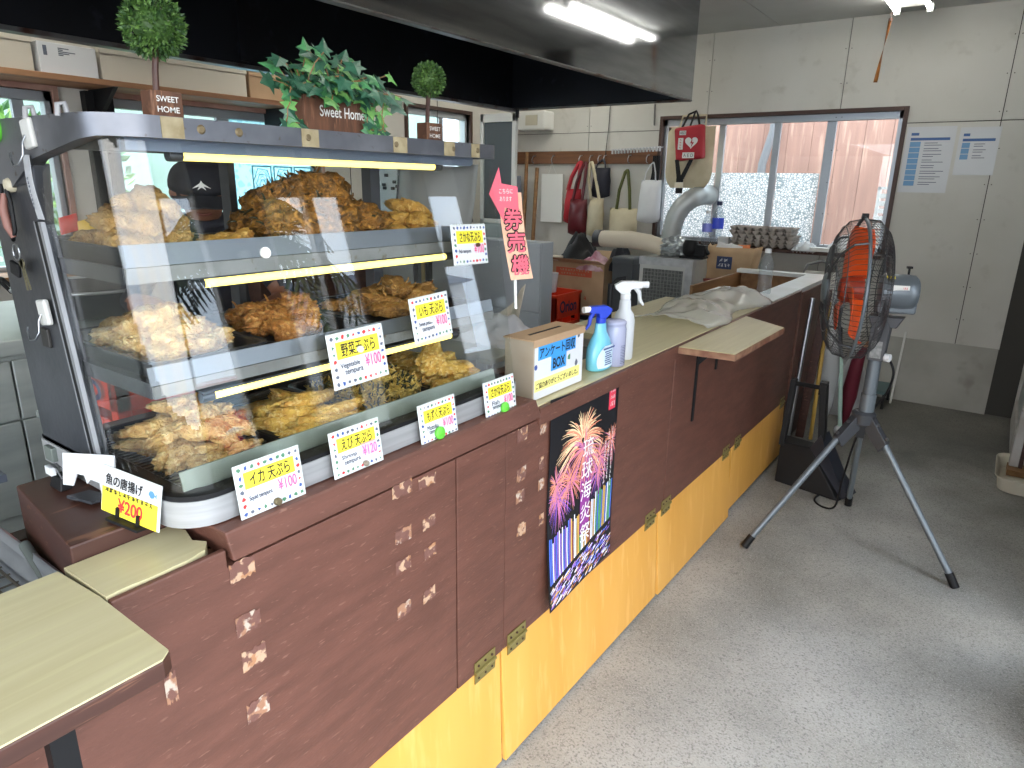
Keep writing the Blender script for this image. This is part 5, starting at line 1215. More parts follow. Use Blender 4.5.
o = MB().sheet(lambda u,v:(-1.78+.15*u+.03*v,2.34+.03*math.sin(5*u)+.02*v,.797+.20*v*(.3+.7*u)),8,8,(0,.004,0)).build('paper_bag_tip',M('pale_kraft',(206,196,178),.8),smooth=50); tag(o,'pale paper bag pointing up behind the cardboard questionnaire box','bag')
o = MB().sheet(lambda u,v:(-1.74+.28*u,2.02+.30*v,.80+.09*math.sin(math.pi*u)*math.sin(math.pi*v)+.03*mnoise.noise(Vector((u*7,v*7,2)))),16,16,(0,0,-.01)).build('clear_bag',M('pale_plastic_bag',(196,196,200),.3),smooth=50); tag(o,'pale crumpled plastic bag behind the questionnaire box','plastic bag')
t = thing('kitchen_table',(-1.9,2.4,0),'low steel table behind the counter holding the plastic and paper bags','table')
b = MB(); b.box(-2.25,-1.42,1.86,2.42,.775,.795); b.build('table_top',m_ss2,t,bev=.003)
for x in (-2.22,-1.45):
    for y in (1.89,2.39): b = MB(); b.cyl((x,y,0),(x,y,.775),.016,n=10); b.build('leg',m_steel,t,smooth=40)
# cardboard box on a dark stand
t = thing('dark_stand',(-2.5,4.65,0),'low black stand under the cardboard box','stand')
b = MB(); b.box(-2.83,-2.26,4.42,4.9,.42,.45); b.build('stand_top',m_black,t)
for x in (-2.81,-2.29):
    for y in (4.44,4.87): b = MB(); b.box(x-.015,x+.015,y-.015,y+.015,0,.42); b.build('leg',m_black,t)
t = thing('cardboard_box',(-2.5,4.65,.451),'open brown cardboard box with red print on the black stand','box')
cx0,cx1,cy0,cy1,cz0,cz1 = -2.80,-2.36,4.45,4.82,.452,.835
b = MB(); w=.004
b.box(cx0,cx1,cy0,cy0+w,cz0,cz1); b.box(cx0,cx1,cy1-w,cy1,cz0,cz1); b.box(cx0,cx0+w,cy0+w,cy1-w,cz0,cz1); b.box(cx1-w,cx1,cy0+w,cy1-w,cz0,cz1); b.box(cx0+w,cx1-w,cy0+w,cy1-w,cz0,cz0+w); b.box(cx0,cx1,cy0-.0006,cy0,cz0+.19,cz0+.193); b.build('carton',m_card,t)
for q in ([(cx0,cy0,cz1),(cx1,cy0,cz1),(cx1-.02,cy0-.06,cz1+.03),(cx0+.02,cy0-.06,cz1+.03)],[(cx1,cy0,cz1),(cx1,cy1,cz1),(cx1+.03,cy1-.02,cz1+.05),(cx1+.03,cy0+.02,cz1+.05)],[(cx0,cy1,cz1),(cx1,cy1,cz1),(cx1,cy1+.05,cz1+.06),(cx0,cy1+.05,cz1+.06)]):
    b = MB(); b.prism(q,(0,0,.003)); b.build('flap',m_card,t)
m_redp = M('faded_red_print',(190,88,60),.7)
b = MB(); b.box(cx0+.03,cx1-.10,cy0-.0012,cy0-.0002,.735,.795); b.build('print_band',m_redp,t)
scribble(11,.26,(-2.61,cy0-.0014,.778),(1,0,0),(0,0,1),m_card,t,3,.020); scribble(9,.22,(-2.62,cy0-.0014,.752),(1,0,0),(0,0,1),m_card,t,4,.018); scribble(5,.20,(-2.59,cy0-.001,.58),(1,0,0),(0,0,1),m_redp,t,5,.035)
def cloth(name,c,sx,sy,h,mat,label,cat,seed):
    o = MB().sheet(lambda u,v:(c[0]+sx*(u-.5),c[1]+sy*(v-.5),c[2]+h*(math.sin(math.pi*u)*math.sin(math.pi*v))**.6*(1+.5*mnoise.noise(Vector((u*5,v*5,seed))))+.015*mnoise.noise(Vector((u*14,v*14,seed)))),20,16,(0,0,-.012)).build(name,mat,smooth=50); return tag(o,label,cat)
cloth('black_bag',(-2.66,4.62,.79),.30,.26,.23,m_black,'black bag heaped in the open cardboard box','bag',3)
cloth('pink_cloth',(-2.48,4.55,.80),.22,.22,.10,M('dusky_pink_cloth',(150,84,104),.9,rgb2=(214,190,198),scale=8),'pink and white cloth beside the black bag in the cardboard box','cloth',5)
o = MB().box(-2.82,-2.74,4.42,4.50,.842,.875).build('cream_block',M('cream_block',(214,204,184),.6),bev=.006); tag(o,'small cream packet on the flap of the cardboard box','packet')
cloth('dark_pouch',(-2.32,4.62,.80),.18,.2,.17,M('dark_cloth',(34,34,40),.9),'dark pouch between the cardboard box and the beige duct','pouch',8)
t = thing('waste_bin',(-2.22,4.55,0),'tall dark grey bin between the cardboard box and the meshed cooler unit','bin')
b = MB(); b.lathe([(.085,0),(.095,.01),(.115,.86),(.120,.87),(.120,.90),(.108,.91),(0,.915)],(-2.20,4.50,0),n=4); b.build('bin_body',M('dark_grey_plastic',(74,78,82),.4),t,bev=.012)
t = thing('cooler_unit',(-1.78,4.3,0),'pale grey cooler unit with a dark mesh front and taped edges','cooler')
ux0,ux1,uy0,uy1,uz0,uz1 = -1.965,-1.60,4.2,4.48,.0,.945
m_unit = M('unit_grey',(196,197,193),.5,rgb2=(182,184,180),scale=4)
b = MB(); b.box(ux0,ux1,uy0,uy1,uz0+.03,uz1); b.build('unit_case',m_unit,t,bev=.006)
b = MB(); b.box(ux0+.03,ux1-.06,uy0-.004,uy0,.35,.875); b.build('mesh_panel',M('mesh_grey',(104,106,104),.7,rgb2=(84,86,84),scale=90,lo=.45,hi=.55),t)
b = MB()
for k in range(22): b.box(ux0+.03,ux1-.06,uy0-.006,uy0-.004,.36+.0235*k,.363+.0235*k)
for k in range(12): b.box(ux0+.04+.0235*k,ux0+.043+.0235*k,uy0-.006,uy0-.004,.35,.875)
b.build('mesh_wires',M('wire_grey',(128,130,128),.5),t)
b = MB(); b.box(ux0-.002,ux1+.004,uy0-.005,uy0+.05,.90,.950); b.box(ux1-.045,ux1+.003,uy0-.005,uy0+.04,.4,.90); b.build('foil_tape',M('silver_tape',(190,192,194),.35,.4,rgb2=(170,172,174),scale=20),t)
m_beige = M('beige_duct',(208,198,178),.6)
t = thing('duct_hose',(-2.1,4.35,1.0),'beige duct hose with a grey collar ending in crumpled foil above the cooler unit','duct')
b = MB(); b.tube([(-2.33,4.33,1.035),(-2.1,4.33,1.04),(-1.97,4.34,1.025),(-1.88,4.36,1.0)],[.056,.058,.058,.055],18); b.build('duct_pipe',m_beige,t,smooth=50)
b = MB(); b.cyl((-2.375,4.33,1.034),(-2.325,4.33,1.035),.061,n=18); b.build('collar',m_dsteel,t,smooth=40)
b = MB(); bmesh.ops.create_icosphere(b.bm,subdivisions=4,radius=1)
for v in b.bm.verts: p = v.co.copy(); v.co = Vector((-1.80+.13*p.x,4.38+.09*p.y,1.01+.065*p.z))*1+p*.03*mnoise.noise(p*4)
b.build('foil_end',M('crumpled_foil',(176,182,184),.3,.7),t)
t = thing('black_tool',(-1.64,4.32,.95),'black power tool lying on the cooler unit','tool')
b = MB(); b.box(-1.72,-1.56,4.26,4.36,.951,.965); b.build('tool_base',m_black,t,bev=.004)
b = MB(); b.lathe([(.035,0),(.05,.02),(.052,.07),(.04,.10),(.0,.105)],(-1.665,4.31,.965),n=14); b.build('tool_motor',m_black,t,smooth=40); b = MB(); b.box(-1.635,-1.56,4.28,4.34,.965,1.04); b.tube([(-1.60,4.31,1.04),(-1.57,4.31,1.02),(-1.545,4.31,.98)],.014,8); b.build('tool_body',m_black,t,bev=.006)
t = thing('bag_stand',(-1.5,4.5,0),'dark drawer unit under the kraft paper bag','drawer unit')
b = MB(); b.box(-1.63,-1.25,4.42,4.66,0,.80); b.build('unit_body',M('dark_blue_grey',(52,54,62),.5),t,bev=.003); b = MB(); b.box(-1.62,-1.26,4.41,4.42,.70,.77); b.build('drawer_front',M('pale_band',(150,156,166),.4),t); b = MB(); b.box(-1.64,-1.24,4.41,4.67,.80,.815); b.build('unit_top',M('maroon_top',(120,52,44),.5),t)
t = thing('paper_bag',(-1.47,4.52,.816),'creased kraft paper bag with a navy square label and papers sticking out','bag')
m_kraft = M('kraft_paper',(184,156,122),.8,rgb2=(162,134,102),scale=6,bump=.3,bscale=14)
b = MB(); n=24; R0=[]
for z,k in ((.817,1.0),(.87,.97),(.93,1.03),(.985,1.06),(1.02,1.10)):
    ring=[]
    for i in range(n):
        a = 6.2832*i/n; c,s = math.cos(a),math.sin(a); q = (abs(c)**8+abs(s)**8)**(-1/8); ring.append(b.bm.verts.new((-1.455+.155*k*c*q+.008*mnoise.noise(Vector((c*3,s*3,z*14))),4.53+.085*k*s*q+.008*mnoise.noise(Vector((c*3,s*3,z*14+5))),z+(.03*mnoise.noise(Vector((c*2.5,s*2.5,1))) if z>1.0 else 0))))
    R0.append(ring)
for A,B in zip(R0,R0[1:]):
    for i in range(n): b._f([A[i],A[(i+1)%n],B[(i+1)%n],B[i]])
b._f(R0[0][::-1]); b.build('bag_body',m_kraft,t,smooth=30,solid=.002)
b = MB(); b.box(-1.53,-1.43,4.434,4.437,.885,.965); b.build('navy_label',M('navy_label',(40,54,92),.5),t); scribble(2,.06,(-1.485,4.4325,.942),(1,0,0),(0,0,1),m_paper,t,1,.026); scribble(4,.08,(-1.48,4.4325,.910),(1,0,0),(0,0,1),m_paper,t,2,.024)
for k,(x,an,m_) in enumerate(((-1.50,.3,m_paper),(-1.45,-.2,m_paper),(-1.40,.1,M('orange_pack',(206,120,70),.6)),(-1.54,-.4,m_paper))):
    b = MB(); b.obox((x,4.50+.02*k,1.005),(.045*math.cos(an),0,.045*math.sin(an)),(0,.004,.002),(-.03*math.sin(an),0.01,.03*math.cos(an))); o = b.build('paper_scrap',m_); tag(o,('white folded paper','second white slip','orange packet','small white paper')[k]+' sticking out of the kraft paper bag','paper')
# window sill things
o = MB().box(-1.75,-.66,5.03,5.24,.962,.985).build('window_ledge',m_trim,bev=.002); tag(o,'dark brown ledge board below the sliding window','shelf')
m_pulp = M('grey_pulp',(176,168,160),.9,rgb2=(156,148,140),scale=20)
eb = MB(); eb.sheet(lambda u,v:(.44*(u-.5),.20*(v-.5),.038-.034*(abs(math.sin(u*math.pi*8))*abs(math.sin(v*math.pi*4)))**.7),96,32,(0,0,.003)); et = eb.build('egg_tray',m_pulp,smooth=60); tag(et,'lowest grey pulp egg tray of the stack on the window ledge','egg tray','egg trays on the window ledge')
et.location = (-1.43,5.12,.9865); 
for k,l in enumerate(('second','third','fourth','topmost')):
    c = et.copy(); COL.objects.link(c); c.location = (-1.43+.012*(k%2)-.01*k,5.12+.006*k,.9865+.026*(k+1)); c['label'] = f'{l} grey pulp egg tray counted up the stack on the window ledge'
pet((-1.80,5.16,.985),.31,.042,'water_bottle','large water bottle with blue label and cap on the window ledge',M('navy_cap',(30,40,80),.4),M('blue_label',(60,84,220),.4))
pet((-1.865,5.12,.985),.24,.036,'water_bottle','smaller bottle with a faded blue label beside the large water bottle',m_whiteplast,M('faded_blue_label',(130,140,226),.4))
o = MB().box(-1.76,-1.68,5.08,5.12,.985,1.045).build('white_carton',m_paper,bev=.002); tag(o,'small white carton on the ledge beside the egg trays','carton')
cloth('white_bag',(-.86,5.13,.985),.30,.16,.12,M('white_thin_plastic',(226,228,230),.35),'white plastic bag bunched at the end of the window ledge','plastic bag',4)
cloth('clear_wrap',(-1.14,5.10,.988),.16,.14,.05,M('clear_grey_wrap',(200,204,206),.3),'crumpled clear wrap beside the egg trays on the window ledge','wrap',6)
o = MB().box(-1.10,-.74,5.03,5.10,.986,1.012).build('white_board',m_white,bev=.003); tag(o,'flat white board lying along the window ledge','board')
t = thing('silver_duct',(-2.1,5.1,.9),'ribbed silver duct bending down from the left window pane','duct')
pts = [(-1.93+.0,5.30,1.335),(-1.95,5.16,1.335),(-1.99,5.08,1.31),(-2.05,5.05,1.25),(-2.09,5.04,1.17),(-2.11,5.04,1.08),(-2.12,5.03,.95)]
fine = []
for i in range(len(pts)-1):
    for k in range(6): fine.append(Vector(pts[i]).lerp(Vector(pts[i+1]),k/6))
b = MB(); b.tube(fine,[.068+.006*(i%2) for i in range(len(fine))],18); b.build('duct_pipe',M('silver_duct',(184,188,188),.5,.5),t,smooth=70)
# things hanging by the window and on the rail
def hang(name,label,cat,parts,loc):
    t = thing(name,loc,label,cat)
    for nm,b,m_,k in parts: b.build(nm,m_,t,**k)
    return t
m_cream = M('cream_canvas',(206,196,168),.85,rgb2=(190,178,148),scale=8); m_olive = M('olive_strap',(84,88,44),.8); m_red = M('red_nylon',(176,30,44),.6,rgb2=(156,24,38),scale=6); m_mar = M('maroon_leather',(96,20,30),.4,rgb2=(78,14,24),scale=5); m_navy = M('navy_nylon',(24,26,40),.7)
def panel(x0,x1,z0,z1,y,d,fn=None,nu=12,nv=12,bulge=.03):
    """soft flat bag body: two bulging sheets closed round"""
    b = MB(); fn = fn or (lambda u,v:(x0+(x1-x0)*u,z0+(z1-z0)*v))
    for s in (-1,1):
        b.sheet(lambda u,v:(fn(u,v)[0],y+s*(d/2+bulge*(math.sin(math.pi*u)*math.sin(math.pi*v))**.7+.006*mnoise.noise(Vector((u*6,v*6,s)))) if 0<u<1 and 0<v<1 else y,fn(u,v)[1]),nu,nv)
    bmesh.ops.remove_doubles(b.bm,verts=b.bm.verts,dist=.0005); return b
K = dict(smooth=60)
x_=-2.045
rr_ = lambda x0,x1,z0,z1,r: (lambda u,v:(x0+(x1-x0)*u+((r*(1-v/.25)**2)*(1-2*u) if v<.25 else 0),z0+(z1-z0)*v))
b = panel(-2.235,-1.87,1.385,1.82,5.12,.02,rr_(-2.235,-1.87,1.385,1.82,.05)); b2 = MB(); b2.tube([(-2.15,5.12,1.81),(-2.14,5.15,1.90),(-1.96,5.15,1.90),(-1.95,5.12,1.81)],.008,8)
hang('beige_bag','large beige cloth bag hung in front of the left window pane','bag',(('bag_body',b,m_cream,K),('handle',b2,m_cream,K)),(-2.05,5.12,1.38))
t = thing('first_aid_bag',(-2.02,5.03,1.56),'red square AED bag with white heart mark and black straps, hung over the beige bag','bag')
zt,zb = 1.815,1.575
b = MB(); b.hexa([(-2.115,5.00,zb),(-1.905,5.00,zb+.02),(-1.905,5.07,zb+.02),(-2.115,5.07,zb),(-2.145,5.00,zt-.01),(-1.925,5.00,zt+.015),(-1.925,5.07,zt+.015),(-2.145,5.07,zt-.01)]); b.build('bag_body',m_red,t,bev=.018)
b = MB(); b.tube([(-2.09,5.03,1.81),(-2.06,5.06,1.90),(-2.02,5.10,1.925),(-1.99,5.06,1.89),(-1.96,5.03,1.82)],.008,8); b.tube([(-2.03,5.03,1.82),(-2.02,5.08,1.92)],.007,8); b.build('top_strap',m_black,t,smooth=60)
b = MB()
for x0,x1 in ((-2.10,-2.07),(-1.99,-2.05)): b.prism([(x0-.015,5.0,1.585),(x0+.015,5.0,1.585),(x1+.018,4.995,1.45),(x1-.018,4.995,1.45)],(0,.004,0))
b.prism([(-2.088,4.99,1.46),(-2.035,4.99,1.46),(-2.035,4.99,1.345),(-2.088,4.99,1.345)],(0,.006,0)); b.build('hanging_strap',m_black,t)
b = MB(); b.box(-2.095,-2.028,4.982,4.99,1.385,1.425); b.build('buckle',M('cream_buckle',(220,210,190),.5),t)
yy_=4.998; hp=[]
for i in range(40):
    a=6.2832*i/40; hx=16*math.sin(a)**3; hz=13*math.cos(a)-5*math.cos(2*a)-2*math.cos(3*a)-math.cos(4*a); hp.append((-2.0+hx*.0030,yy_,1.705+hz*.0028))
b = MB(); b.prism(hp,(0,.0015,0)); b.build('heart_mark',m_white,t)
b = MB(); b.prism([(-1.995+x*.001,yy_-.0008,1.70+z*.001) for x,z in ((2,30),(-14,-4),(0,-2),(-6,-34),(16,6),(2,4))],(0,.0006,0)); b.build('bolt_mark',m_red,t)
b = MB(); b.box(-2.095,-2.045,yy_-.0005,yy_+.001,1.755,1.785); b.box(-2.06,-1.97,yy_-.0005,yy_+.001,1.595,1.635); b.box(-2.10,-2.062,yy_-.0005,yy_+.001,1.655,1.735); b.build('label_patch',m_white,t)
text('AED',.042,(-2.07,yy_-.001,1.770),(1,0,0),(0,0,1),m_blackink,t,height=.018); text('A E D',.075,(-2.015,yy_-.001,1.615),(1,0,0),(0,0,1),m_blackink,t,height=.022); scribble(4,.07,(-2.081,yy_-.001,1.695),(0,0,-1),(1,0,0),m_redink,t,8,.014)
t = thing('coat_rail',(-3.0,5.2,1.56),'brown wooden rail with hooks along the back wall','rail')
b = MB(); b.box(-3.75,-2.36,5.215,5.238,1.562,1.665); b.build('rail_board',M('rail_brown',(120,78,48),.55,rgb2=(98,62,38),scale=8,stretch=(.4,2,5)),t,bev=.002)
for x in (-3.5,-3.3,-3.03,-2.93,-2.85,-2.80,-2.58,-2.42):
    b = MB(); b.tube([(x,5.215,1.63),(x,5.18,1.625),(x,5.16,1.60),(x,5.165,1.575),(x,5.185,1.57)],.004,6); b.build('hook',m_steel,t,smooth=60)
rail_y = 5.165
o = MB().cyl((-3.55,5.10,.30),(-3.56,5.17,1.66),.016,n=10).build('wooden_pole',m_tan,smooth=40); tag(o,'taller wooden pole leaning against the coat rail','pole')
o = MB().cyl((-3.43,5.06,.30),(-3.45,5.17,1.53),.017,n=10).build('wooden_pole',m_tan,smooth=40); tag(o,'shorter wooden pole leaning beside the white board','pole')
b = MB(); b.box(-3.41,-3.19,5.18,5.19,1.075,1.48); b2 = MB(); b2.tube([(-3.34,5.185,1.478),(-3.30,5.17,1.57),(-3.26,5.185,1.478)],.002,6)
hang('white_board',
 'plain white board hung by a string from the coat rail','board',(('board',b,m_white,dict(bev=.003)),('string',b2,m_white,{})),(-3.3,5.18,1.075))
def bag(name,label,x0,x1,z0,z1,xt,zt,y,mat,strap,taper=.1,sw=.012,cat='bag'):
    w=x1-x0
    fn = lambda u,v:(x0+w*(taper*v+u*(1-2*taper*v*.6))+.02*math.sin(3*v)*0,z0+(z1-z0)*v+.02*math.sin(math.pi*u)*(1-v)*-1)
    b = panel(x0,x1,z0,z1,y,.03,fn,bulge=.045); t = thing(name,((x0+x1)/2,y,z0),label,cat); b.build('bag_body',mat,t,smooth=60)
    for s in (-1,1):
        b = MB(); a = Vector((x0+w*(.5-.22*s*-1) if 0 else x0+w*(.5+.24*s),y-.012,z1-.01)); e = Vector((xt+.012*s,y+.02,zt)); d = (e-a); sdv = Vector((0,0,0))
        b.tube([a,a.lerp(e,.5)+Vector((.01*s,-.01,0)),e,Vector((xt,y+.03,zt+.012))],sw,6); b.build('strap',strap,t,smooth=60)
    return t
bag('red_bag','bright red nylon bag hanging first on the coat rail',-3.15,-2.98,1.09,1.36,-3.02,1.56,rail_y-.02,m_red,m_red,.16,.02)
bag('leather_bag','dark maroon leather shoulder bag on the coat rail',-3.06,-2.88,1.0,1.28,-2.93,1.555,rail_y-.09,m_mar,m_mar,.1,.014)
bag('canvas_bag','cream canvas shoulder bag hanging beside the maroon one',-2.90,-2.74,1.0,1.29,-2.89,1.56,rail_y-.06,m_cream,m_cream,.2,.014)
bag('navy_bag','navy drawstring bag high on the coat rail',-2.90,-2.72,1.31,1.53,-2.81,1.59,rail_y-.01,m_navy,m_navy,.22,.008)
bag('canvas_tote','cream tote with long olive straps hanging on the coat rail',-2.70,-2.45,.93,1.22,-2.58,1.50,rail_y-.03,m_cream,m_olive,.0,.014)
bag('white_carrier_bag','white plastic carrier bag hanging at the end of the coat rail',-2.46,-2.26,1.13,1.44,-2.36,1.56,rail_y-.03,M('white_thin_plastic2',(222,224,226),.4),m_whiteplast,.12,.006)
t = thing('strap_bundle',(-2.33,5.17,1.3),'bundle of black straps hanging at the corner of the window','straps')
for k in range(4): b = MB(); b.tube([(-2.37+.02*k,5.19-.01*k,1.62),(-2.36+.02*k,5.17-.01*k,1.5),(-2.38+.025*k,5.17-.01*k,1.36-.03*k)],.010,6); b.build('strap',m_black,t,smooth=60)
t = thing('clip_hanger',(-2.5,5.15,1.66),'white wire hanger with a row of clips above the coat rail','hanger')
b = MB(); b.tube([(-2.72,5.14,1.665),(-2.30,5.14,1.685)],.004,6); b.tube([(-2.72,5.20,1.665),(-2.30,5.20,1.685)],.004,6); b.build('hanger_wire',m_whiteplast,t)
for k in range(16):
    x=-2.71+.027*k; b = MB(); b.box(x-.006,x+.006,5.135,5.15,1.635+.0012*k,1.672+.0012*k); b.build('clip',M('grey_clip',(186,188,190),.5),t)
o = MB().tube([(-2.80,5.232,2.10),(-2.80,5.225,1.85),(-2.805,5.20,1.62)],.003,6).build('hanging_cord',m_blackink); tag(o,'thin dark cord running down the wall to the coat rail','cord')
o = MB().tube([(-2.41,5.232,1.85),(-2.42,5.235,2.1),(-2.38,5.235,2.35)],.006,6).build('cable',M('grey_cable',(150,150,146),.5),smooth=60); tag(o,'grey cable running up the wall beside the window','cable')
t = thing('wall_unit',(-3.5,5.1,1.83),'small white air conditioner box high on the back wall','air conditioner')
b = MB(); b.box(-3.66,-3.33,5.08,5.238,1.83,1.985); b.build('unit_case',m_white,t,bev=.015); b = MB(); b.box(-3.52,-3.40,5.075,5.08,1.87,1.95); b.build('vent_panel',M('cream_vent',(196,190,170),.5),t)
t = thing('grey_coat',(-3.65,5.15,1.0),'grey coat hanging beside the taller wooden pole','coat')
panel(-3.74,-3.60,1.02,1.46,5.17,.02,lambda u,v:(-3.74+.14*(u*(1-.3*v)+.15*v),1.02+.44*v)).build('coat_body',M('blue_grey_cloth',(120,126,138),.85),t,smooth=60); b = MB(); b.tube([(-3.68,5.17,1.45),(-3.67,5.17,1.53),(-3.65,5.17,1.56)],.003,6); b.build('hook_wire',m_steel,t)
# shelf along the kitchen window wall
t = thing('wall_shelf',(-3.7,1.8,1.79),'long brown plank shelf above the kitchen windows','shelf')
b = MB(); b.box(-3.80,-3.52,-.5,3.3,1.800,1.825); b.build('shelf_plank',M('brown_plank',(120,78,52),.6,rgb2=(160,118,84),scale=5,stretch=(3,.3,3)),t,bev=.002)
for y in (.4,1.71,2.7): b = MB(); b.prism([(-3.80,y,1.80),(-3.54,y,1.80),(-3.80,y,1.62)],(0,.02,0)); b.build('bracket',m_black,t)
t = thing('archive_box',(-3.66,1.4,1.826),'white paper covered box at the near end of the plank shelf','box')
b = MB(); b.box(-3.78,-3.56,1.42,1.66,1.826,1.955); b.build('box_body',m_paper,t,bev=.003)
b = MB()
for k in range(5): b.box(-3.5605,-3.5595,1.50,1.52+.025*(k%3),1.905+.007*k,1.909+.007*k)
b.box(-3.5605,-3.559,1.44,1.455,1.90,1.94); b.build('print_marks',m_greyink,t)
for nm,y0,y1,m_,l in (('storage_box',1.0,1.40,M('cream_card',(196,190,176),.8),'cream box beside the paper covered box on the plank shelf'),('storage_box',1.68,2.44,M('cream_card',(196,190,176),.8),'long cream box in the middle of the plank shelf'),('carton',2.46,3.2,m_card,'brown carton at the far end of the plank shelf')):
    t = thing(nm,(-3.66,(y0+y1)/2,1.826),l,'box'); b = MB(); b.box(-3.78,-3.57,y0,y1,1.826,1.965); b.build('box_body',m_,t,bev=.003); b = MB(); b.box(-3.78,-3.565,y0-.003,y1+.003,1.945,1.97); b.build('lid',m_,t)
t = thing('dark_curtain',(-3.75,1.72,.9),'pair of black vertical strips hanging between the kitchen windows','strip')
for y in (1.665,1.755): b = MB(); b.box(-3.79,-3.74,y,y+.04,.95,1.79); b.build('strip',m_black,t)
b = MB(); b.box(-3.79,-3.75,2.02,2.10,1.72,1.79); o = b.build('wood_block',m_tan,bev=.002); tag(o,'small tan wood block under the plank shelf','block')
# sill clutter seen through the glass
t = thing('snack_packet',(-3.72,1.62,1.2),'red and yellow snack packets on the kitchen window sill','packet')
for k,(y,m_) in enumerate(((1.50,M('packet_red',(210,60,50),.4)),(1.575,M('packet_yellow',(236,196,70),.4)))):
    b = MB(); b.sheet(lambda u,v:(-3.74+.01*k+.015*math.sin(math.pi*u)*math.sin(math.pi*v),y-.04+.08*u,1.12+.08*v-.02*k+.02*u),6,6,(.012,0,0)); b.build('packet',m_,t,smooth=50)
o = MB().box(-3.80,-3.60,.5,3.15,.935,.955).build('window_sill',m_tan); tag(o,'tan sill board along the kitchen windows','sill')
t = thing('prep_cupboard',(-3.3,2.4,0),'brown low cupboard under the kitchen window beyond the person','cupboard')
b = MB(); b.box(-3.62,-3.25,2.2,3.1,0,1.06); b.build('cupboard_body',m_dbrown,t,bev=.003); b = MB(); b.box(-3.63,-3.24,2.19,3.11,1.06,1.085); b.build('cupboard_top',m_white,t)
o = MB().ball((-3.45,2.55,1.115),.055,2,1.2,1.3,.6).build('green_cloth',M('green_sponge',(84,150,84),.8),smooth=60); tag(o,'green sponge on the low cupboard under the kitchen window','sponge')
# ---------------------------------------------------------------- pedestal fan
m_fgrey = M('fan_grey_paint',(104,112,118),.35,.3); m_fdark = M('fan_dark_plastic',(58,60,64),.4); m_fan_or = M('orange_blade',(226,84,24),.3,spec=.6); m_wire = M('cage_wire',(70,72,74),.35,.5)
fan = thing('pedestal_fan',(-.345,2.865,0),'big grey tripod fan with orange blades standing beside the counter','fan')
AX = Vector((-.95,-.31,.0)).normalized(); FC = Vector((-.445,2.845,1.035)); FS = AX.cross(Vector((0,0,1))).normalized(); FU = Vector((0,0,1)); RR = .262
def fp(a,r,ang): return FC+AX*a+FS*(r*math.cos(ang))+FU*(r*math.sin(ang))
def wires(prof,n,rw):
    b = MB()
    for k in range(n):
        a = 6.2832*k/n; b.tube([fp(d,r,a) for d,r in prof],rw,4,caps=False)
    return b
ring = lambda b,d,r,w: b.tube([fp(d,r,6.2832*k/56) for k in range(56)],w,8,closed=True)
b = wires([(.004,.260),(.045,.250),(.080,.20),(.094,.13),(.098,.055)],80,.0010)
for d,r in ((.062,.232),(.088,.165),(.097,.09)): ring(b,d,r,.0018)
for k in range(4): b.tube([fp(d,r,.785+1.5708*k) for d,r in ((.004,.262),(.047,.252),(.082,.20),(.096,.13),(.100,.055))],.0045,6)
b.build('front_cage',m_wire,fan)
b = wires([(-.004,.260),(-.05,.256),(-.085,.22),(-.10,.14),(-.10,.07)],80,.0011)
for d,r in ((-.05,.257),(-.09,.205),(-.10,.13)): ring(b,d,r,.0018)
b.build('rear_cage',m_wire,fan)
b = MB(); ring(b,0,RR,.0065); b.build('cage_rim',m_fgrey,fan,smooth=60)
b = MB(); b.obox(fp(0,RR+.008,1.5708),AX*.012,FS*.006,FU*.010); b.build('rim_clip',m_black,fan,bev=.002)
b = MB(); b.lathe([(.058,.092),(.060,.100),(.050,.108),(.0,.110)],FC,AX,28); b.build('badge_disc',m_fgrey,fan,smooth=40)
b = MB(); b.lathe([(.045,-.03),(.050,-.02),(.050,.03),(.038,.05),(0,.055)],FC,AX,24); b.build('blade_hub',M('hub_red',(150,50,24),.4),fan,smooth=40)
for k in range(3):
    a0 = 2.0944*k+1.35
    def bl(u,v):
        r = .045+.190*u; sweep = a0+.35*u*u; ha = (.86-.12*u)*(1.0 if u>.05 else .7)*min(1,1.6*(1-u)**.5+.25); a = sweep+ha*(v-.5)*2*.8
        return fp(.045*(v-.5)*-2*(.9-.3*u)+.02*math.sin(math.pi*v),r,a)
    b = MB(); b.sheet(bl,14,10); b.build('blade',m_fan_or,fan,smooth=80,solid=.002)
b = MB(); b.lathe([(.03,-.085),(.060,-.092),(.066,-.11),(.067,-.17),(.064,-.200),(.052,-.212),(.0,-.214)],FC,AX,32); b.build('motor',m_fgrey,fan,smooth=40)
mb = FC-AX*.15; b = MB(); b.obox(mb-FU*.055,AX*.065,FS*.035,FU*.022); b.build('motor_foot',m_fgrey,fan,bev=.008)
side = -FS if (-FS).y < 0 else FS
q = FC-AX*.145+FU*.022; s_ = side
b = MB(); b.obox(q+s_*.064,AX*.028,FU*.010,s_*.0008); b.build('white_sticker',m_white,fan); scribble(3,.016,q+s_*.0655-AX*.014,-AX,FU,m_redink,fan,3,.010)
b = MB(); b.obox(q+FU*.036+AX*.035+s_*.048,AX*.014,(FU*.4-s_*.6)*.010,(FU*.6+s_*.4)*.001); b.build('yellow_sticker',m_yel,fan)
b = MB(); p = FC-AX*.175+FU*.066; b.cyl(p,p+FU*.022,.004,n=8); b.obox(p+FU*.026,AX*.009,FS*.009,FU*.004); b.build('swing_knob',m_black,fan)
cx_,cy_ = -.337,2.88
b = MB(); b.prism([(cx_-.045,cy_-.03,.945),(cx_+.075,cy_-.03,.945),(cx_+.055,cy_-.03,.905),(cx_-.03,cy_-.03,.905)],(0,.06,0)); b.build('tilt_bracket',m_fdark,fan,bev=.003)
b = MB()
